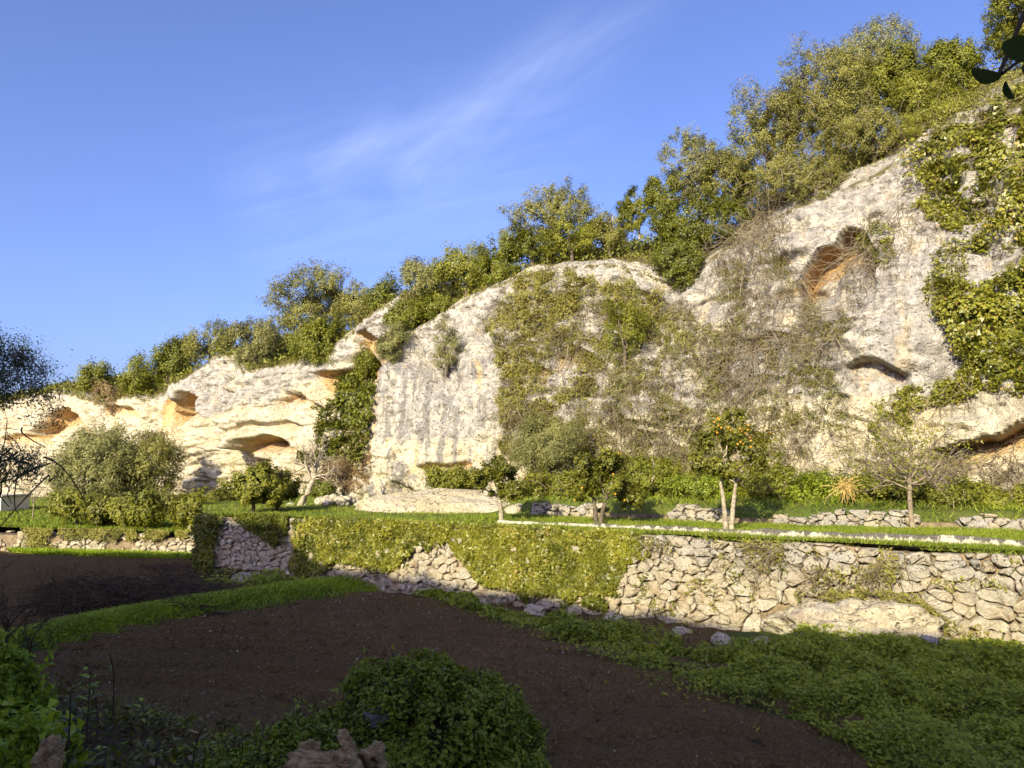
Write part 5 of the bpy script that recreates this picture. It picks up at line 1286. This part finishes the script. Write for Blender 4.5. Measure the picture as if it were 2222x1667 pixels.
# ------------------------------------------------------------------ left side: dark tree, bare shrubs, brush pile, hut
def bankz(x, y): return float(bank_z(np.array(x), np.array(y)))
lt = at(-190, 1300, 12.5); lt[2] = 0
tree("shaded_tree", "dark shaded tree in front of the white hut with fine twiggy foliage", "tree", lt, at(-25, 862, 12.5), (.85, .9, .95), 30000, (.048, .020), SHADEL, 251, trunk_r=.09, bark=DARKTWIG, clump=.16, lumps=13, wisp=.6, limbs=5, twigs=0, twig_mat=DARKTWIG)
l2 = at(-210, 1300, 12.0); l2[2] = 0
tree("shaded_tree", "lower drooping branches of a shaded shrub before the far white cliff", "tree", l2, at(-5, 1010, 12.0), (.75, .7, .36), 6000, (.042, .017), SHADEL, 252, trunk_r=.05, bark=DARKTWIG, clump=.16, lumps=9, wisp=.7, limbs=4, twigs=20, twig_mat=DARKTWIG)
for i, (px, py, Y, h, lb_) in enumerate([(20, 1330, 11, 1.9, "leafless dark shrub with fine arching twigs beside the brush pile"), (75, 1290, 13.5, 1.7, "thin leafless shrub at the end of the verge"), (-60, 1380, 9, 1.1, "dark twiggy shrub rising behind the bright green bush")]):
    b = at(px, py, Y); b[2] = max(0, bankz(b[0], b[1])); bare_tree("bare_shrub", lb_, b, h, 1.0, 260 + i, DARKTWIG, 8, .022, (0, 0), "bush", 3)
bz = on_z(110, 1128, LTZ)
bare_tree("bare_shrub", "straw-coloured leafless bush beside the white hut", on_z(70, 1128, LTZ), 2.6, 1.1, 266, GREYTWIG, 9, .035, (0, 0), "bush", 3)
def brush(label, poly_px, n, seed, hmax):
    rng_ = np.random.default_rng(seed); xs = rng_.uniform(poly_px[0], poly_px[2], n); ys = poly_px[1] + (poly_px[3]-poly_px[1])*rng_.uniform(.25, 1, n); P = on_z(xs, ys, 0.); b = P.mean(0); root = empty("brush_pile", tuple(b), label, "brush pile"); paths, rads = [], []
    hz = np.clip(1 - ((xs - xs.mean())/((poly_px[2]-poly_px[0])*.55))**2, .05, 1)*hmax
    for p, h in zip(P, hz):
        d = rng_.normal(size=3)*[1, 1, .3]; d = d/np.linalg.norm(d); L_ = rng_.uniform(.3, 1.1); q_ = p + [0, 0, h*rng_.uniform(0, 1)]; e = q_ + d*L_; e[2] = max(e[2], .03); paths.append(bez(q_, (q_+e)/2 + rng_.normal(size=3)*.12, e, 5) - b); rads.append(np.linspace(.012, .005, 5)*rng_.uniform(.6, 1.8))
    V, F = tubes(paths, rads, 3); mobj("sticks", V, F, DARKTWIG, root)["kind"] = "stuff"; return root
brush("long dark heap of cut branches behind the green verge", (90, 1255, 480, 1335), 1900, 281, .45)
brush("thin scatter of cut twigs in front of the rounded wall end", (330, 1215, 560, 1262), 500, 282, .12)
# low white hut at the cliff foot, its left half out of the picture
hut = empty("white_hut", tuple(at(-52, 1118, 50)), "small whitewashed hut at the cliff foot", "hut")
def box(name, a, b, mat, parent):
    (x0, y0, z0), (x1, y1, z1) = a, b; V = np.array([[x, y, z] for x in (x0, x1) for y in (y0, y1) for z in (z0, z1)]); F = np.array([[0, 1, 3, 2], [4, 6, 7, 5], [0, 4, 5, 1], [2, 3, 7, 6], [0, 2, 6, 4], [1, 5, 7, 3]]); return mobj(name, V, F, mat, parent, False)
box("wall", (-3.5, 0, -.3), (1.55, 3, 1.15), WHITEW, hut); rf = box("roof", (-3.6, -.12, 1.153), (1.67, 3.1, 1.27), plain_mat("hut_roof", (.45, .40, .33), (.36, .32, .26)), hut)
dr = box("door", (.95, -.04, -.25), (1.40, -.003, .70), plain_mat("hut_door", (.10, .12, .10), (.07, .08, .07)), hut); box("lintel", (.88, -.06, .703), (1.47, -.003, .80), WHITEW, dr)

# ------------------------------------------------------------------ foreground plants on the near bank
def mound(name, label, box_, Y, n, leaf, mat, seed, depth, cat="bush", dens_gap=None, lumps=16, clump=.10, stems=30):
    """a dense low bush: lumpy shell of small leaves over an inner twig frame"""
    rng_ = np.random.default_rng(seed); x0, y0, x1, y1 = box_; m_ = Y/HFOC; c = at((x0+x1)/2, y1, Y); rx = (x1-x0)/2*m_; rz = (y1-y0)*m_
    root = empty(name, (c[0], c[1], c[2]), label, cat)
    d = rand_dirs(rng_, n); d[:, 2] = np.abs(d[:, 2])
    sh = 1 + .22*fbm(d*2.6 + seed, 3, seed); inn = 1 - .16*rng_.random(n)**1.5
    lump = fbm(d*7 + seed, 3, seed+3)
    P = d*np.array([rx, depth, rz])*((sh*inn) + .13*lump)[:, None]
    g_ = fbm(d*4.2 + seed*3, 3, seed+9); kk = g_ > -.22 + rng_.normal(0, .15, n)
    if dens_gap is not None:
        qx, qy = project(P + np.array([c[0], c[1], c[2]])); kk &= ~(in_poly(qx, qy, dens_gap) & (rng_.random(n) < .93) & (P[:, 1] < depth*.3))
    P, d, lump = P[kk], d[kk], lump[kk]; n = len(P); sz = rng_.uniform(.55, 1.4, n)
    leaves("foliage", P, d*.7 + rng_.normal(size=(n, 3))*.5 + [0, 0, .35], leaf[0]*sz, leaf[1]*sz, np.clip(.55 + .5*lump + rng_.normal(0, .2, n), 0, 1), mat, rng_, root, .15, None, True)
    # leafy shoots standing out of the outline
    sp, sr, LC, LN = [], [], [], []
    for k_ in range(stems*3):
        e = rand_dirs(rng_, 1)[0]; e[2] = abs(e[2])*.8 + .15; e = e*np.array([rx, depth, rz])*rng_.uniform(.86, 1.0); dd = unit((e/np.array([rx, depth, rz])*.6 + [0, 0, .7] + rng_.normal(size=3)*.35)[None])[0]
        L_ = rng_.uniform(.10, .30)*min(1, rx/.8 + .3); q_ = e + dd*L_; path = bez(e, (e + q_)/2 + rng_.normal(size=3)*.02, q_, 6); sp.append(path); sr.append(np.linspace(.004, .002, 6))
        tt_ = rng_.uniform(.2, 1., 9); pts = path[(tt_*5).astype(int)] + rng_.normal(size=(9, 3))*.018; LC.append(pts); LN.append(rng_.normal(size=(9, 3))*.6 + [0, 0, .7])
    LC = np.concatenate(LC); LN = np.concatenate(LN); leaves("shoots", LC, LN, leaf[0]*1.15, leaf[1]*1.1, np.clip(rng_.normal(.65, .2, len(LC)), 0, 1), mat, rng_, root, .15)["kind"] = "stuff"
    V, F = tubes(sp, sr, 3); mobj("shoot_stems", V, F, DARKTWIG, root)["kind"] = "stuff"
    tp, tr = [], []
    for k_ in range(stems):
        e = rand_dirs(rng_, 1)[0]; e[2] = abs(e[2]); e = e*np.array([rx, depth, rz])*rng_.uniform(.8, 1.08); tp.append(bez(e*[.5, .5, 0], e*[.6, .6, .5] + rng_.normal(size=3)*.05, e, 6)); tr.append(np.linspace(.008, .003, 6))
    V, F = tubes(tp, tr, 4); mobj("stems", V, F, DARKTWIG, root)["kind"] = "stuff"
    # dark litter core so the mound is not hollow
    V, F = ICO[3]; core = V*np.array([rx, depth, rz])*.74*(1 + .22*fbm(V*2.6 + seed, 3, seed)[:, None]); core[:, 2] = np.where(core[:, 2] < 0, core[:, 2]*.3, core[:, 2]); mobj("inner_twigs", core, F, BANKM, root)
    return root
mound("bramble_mound", "large rounded green bramble mound at the edge of the near bank", (655, 1465, 1165, 1720), 5.6, 46000, (.036, .026), LUSH, 501, .8, dens_gap=[(660, 1500), (790, 1500), (760, 1570), (690, 1570)])
mound("bramble_mound", "smaller bramble lump spreading left from the large mound", (545, 1585, 740, 1720), 5.0, 13000, (.034, .024), LUSH, 502, .4)
mound("bramble_mound", "low weedy tuft on the bank below the pale rocks", (380, 1645, 600, 1720), 4.6, 7000, (.03, .02), LUSH, 503, .3)
mound("bright_bush", "bright lime-green leafy bush at the left edge of the bank", (-270, 1410, 62, 1760), 4.6, 20000, (.05, .036), BRIGHT, 504, .55, lumps=16)
mound("bright_bush", "lower trailing part of lime-green weeds with large leaves", (-110, 1600, 130, 1760), 4.0, 9000, (.06, .045), BRIGHT, 505, .4)
BANKROCK = plain_mat("tan_rock", (.58, .41, .19), (.32, .21, .09), 22., .95, .07)
GREYROCK = plain_mat("grey_rock", (.16, .155, .13), (.09, .09, .075), 14., .95, .03)
for i, (px, py, Y, r, rt, lb_) in enumerate([(695, 1658, 4.3, (.13, .09, .05), .2, "long flat tan rock lying at the front of the bramble mound"), (755, 1620, 4.35, (.032, .035, .085), .5, "upright tan rock splinter standing between the bramble leaves"), (666, 1635, 4.4, (.055, .05, .06), 1.1, "pinkish rough rock left of the tan rocks"),
      (750, 1660, 4.3, (.075, .07, .055), 2.0, "knobbly tan rock under the splinter"), (812, 1645, 4.45, (.06, .06, .065), .9, "grey-tan rock half hidden by brambles right of the splinter"), (815, 1560, 5.2, (.08, .07, .07), .3, "grey lichened rock showing through the mound's shaded hollow"), (108, 1650, 3.7, (.05, .05, .09), .2, "tall tan rock standing among the left-hand weeds")]):
    o = rock("bank_rock", lb_, at(px, py, Y), r, 4, 520 + i, .75, 1.7, 0, 0, rt, "rock", None, .3, None, .45, GREYROCK if i == 5 else BANKROCK)
    o.rotation_euler = (.15*math.sin(i*2.1), [.15, -.42, .3, .1, -.3, 0, .2][i], 0)
# leaf litter and small dark plants on the bank at lower left
n = 16000; X = rng.uniform(-8.5, .2, n); Y = rng.uniform(3.2, 9.5, n); z = bank_z(X, Y); P = np.stack([X, Y, z + .05 + .03*rng.random(n)], -1); P = P[z > -.1]
V, F = leaf_mesh(P, rng.normal(size=P.shape)*.45 + [0, 0, 1.], .055*rng.uniform(.5, 1.5, len(P)), .022, rng); stuff("leaf_litter", "dead leaves littering the dark near bank", V, F, foliage_mat("litter", (.04, .029, .011), (.12, .082, .032), None, .2, .9, .02), rng.random(len(P)))
n = 26000; X = rng.uniform(-8.5, .3, n); Y = rng.uniform(3.2, 9., n); z = bank_z(X, Y); lump = np.clip(fbm(np.stack([X/.6, Y/.6, 0*X], -1), 3, 44) + .25, 0, 1); kk = (lump > .25) & (z > 0); P = np.stack([X, Y, z + lump*.32*rng.random(n)], -1)[kk]
V, F = leaf_mesh(P, rng.normal(size=P.shape)*.6 + [0, -.2, .8], .05*rng.uniform(.5, 1.4, len(P)), .026, rng); stuff("bank_weeds", "dark weeds on the near bank", V, F, MASTICD, rng.random(len(P)))
# individual seedlings with larger leaves
def sapling(label, px, py, Y, h, nl, seed, mat, leaf=(.075, .03)):
    rng_ = np.random.default_rng(seed); b = at(px, py, Y); root = empty("sapling", tuple(b), label, "plant"); top = np.array([rng_.normal()*.06, rng_.normal()*.06, h]); st = bez([0, 0, -.25], [0, 0, h*.5], top, 8); V, F = tubes([st], [np.linspace(.006, .003, 8)], 5); mobj("stem", V, F, DARKTWIG, root)
    for k_ in range(nl):
        t_ = .45 + .55*k_/nl; p = st[min(7, int(t_*7))]; a = k_*2.4; dd = np.array([math.cos(a), math.sin(a), .45]); dd /= np.linalg.norm(dd); sd_ = np.cross(dd, [0, 0, 1.]); sd_ /= np.linalg.norm(sd_); L_, W_ = leaf[0]*rng_.uniform(.7, 1.2), leaf[1]
        V = np.array([p, p + dd*L_*.35 + sd_*W_*.5, p + dd*L_*.72 + sd_*W_*.38, p + dd*L_ - [0, 0, L_*.18], p + dd*L_*.72 - sd_*W_*.38, p + dd*L_*.35 - sd_*W_*.5, p + dd*L_*.5 - [0, 0, .004]])
        F = np.array([[0, 1, 6], [1, 2, 6], [2, 3, 6], [3, 4, 6], [4, 5, 6], [5, 0, 6]]); mobj("leaf", V, F, mat, root, True, {"tint": np.full(7, rng_.random())})
    return root
for i, (px, py, Y, h, nl, mt, lb_) in enumerate([(190, 1560, 4.4, .26, 10, LUSH, "leafy sapling with glossy leaves beside the bright bush"), (215, 1505, 4.8, .16, 7, BRIGHT, "thin yellow-green sapling with few leaves on the dark bank"), (325, 1560, 5.0, .12, 7, BRIGHT, "tiny pale green seedling alone on the dark bank"),
      (250, 1470, 5.2, .16, 3, LUSH, "bare-stemmed seedling with a leafy tip"), (415, 1645, 4.2, .15, 5, DRYL, "dark seedling with curled brown leaves by the weedy tuft"), (335, 1655, 4.2, .06, 3, DRYL, "low orange dead leaf cluster at the bottom of the bank"), (150, 1600, 4.0, .22, 9, SHADEL, "dark leafy sapling in front of the tall tan rock")]):
    sapling(lb_, px, py, Y, h, nl, 540 + i, mt)
# long dead stalks
for i, (a, b, Y, lb_) in enumerate([((122, 1437), (186, 1376), 6.2, "long pale dead grass stalk arching over the soil"), ((138, 1443), (172, 1420), 6.4, "short pale dead stalk beside the long one"), ((196, 1428), (262, 1388), 6.6, "thin slanting dead stalk at the soil's edge")]):
    p0, p1 = at(*a, Y), at(*b, Y); V, F = tubes([bez(p0 - [0.15, 0, .35], (p0+p1)/2 + [-.02, 0, .05], p1, 10)], [np.linspace(.006, .003, 10)], 4); o = mobj("dead_stalk", V, F, GREYTWIG); tag(o, lb_, "stalk")
# climber beside the camera whose top leaves reach into the picture
ROUND = foliage_mat("round_leaf", (.025, .040, .008), (.045, .065, .012), None, .25, .8, .05)
root = empty("climbing_plant", (1.25, 1.25, 2.3), "dark broad-leaved climber with three rounded leaves reaching in beside the ivy curtain", "plant")
b = np.array([1.25, 1.25, 2.3]); tipp = at(2165, 168, 1.15) - b
V, F = tubes([bez([0, 0, -.2], [.05, 0, 1.5], [-.02, -.05, 2.75], 12), bez([-.02, -.05, 2.75], [-.2, -.05, 2.9], tipp, 10), bez(at(2230, 120, 1.15) - b, at(2200, 140, 1.15) - b, at(2175, 160, 1.15) - b, 6)], [np.linspace(.02, .012, 12), np.linspace(.010, .003, 10), np.full(6, .003)], 6); mobj("stem", V, F, DARKTWIG, root)
def round_leaf(px, py, Y, L_, W_, ang_, tilt, seed):
    p = at(px, py, Y) - b; t_ = np.array([math.cos(ang_), .15, math.sin(ang_)]); t_ /= np.linalg.norm(t_); n_ = np.array([math.sin(tilt)*.4, -1, math.cos(tilt)*.3]); s_ = np.cross(t_, n_); s_ /= np.linalg.norm(s_)
    k_ = 14; th = np.linspace(0, 2*np.pi, k_, endpoint=False); ring = [p + t_*(L_*.5*(1 - math.cos(a))) + s_*(W_*.5*math.sin(a)*(1 - .25*math.cos(a)**2)) + np.cross(s_, t_)*.08*L_*math.cos(2*a) for a in th]
    mid = p + t_*L_*.5; V = np.array(ring + [mid]); F = np.array([[i, (i+1) % k_, k_] for i in range(k_)]); o = mobj("leaf", V, F, ROUND, root, True, {"tint": np.full(len(V), .5)})
round_leaf(2172, 168, 1.13, .046, .034, math.radians(165), .6, 1); round_leaf(2195, 135, 1.10, .052, .046, math.radians(60), .3, 2); round_leaf(2178, 178, 1.13, .032, .022, math.radians(-60), 1.0, 3); round_leaf(2215, 160, 1.14, .045, .03, math.radians(20), .9, 4)
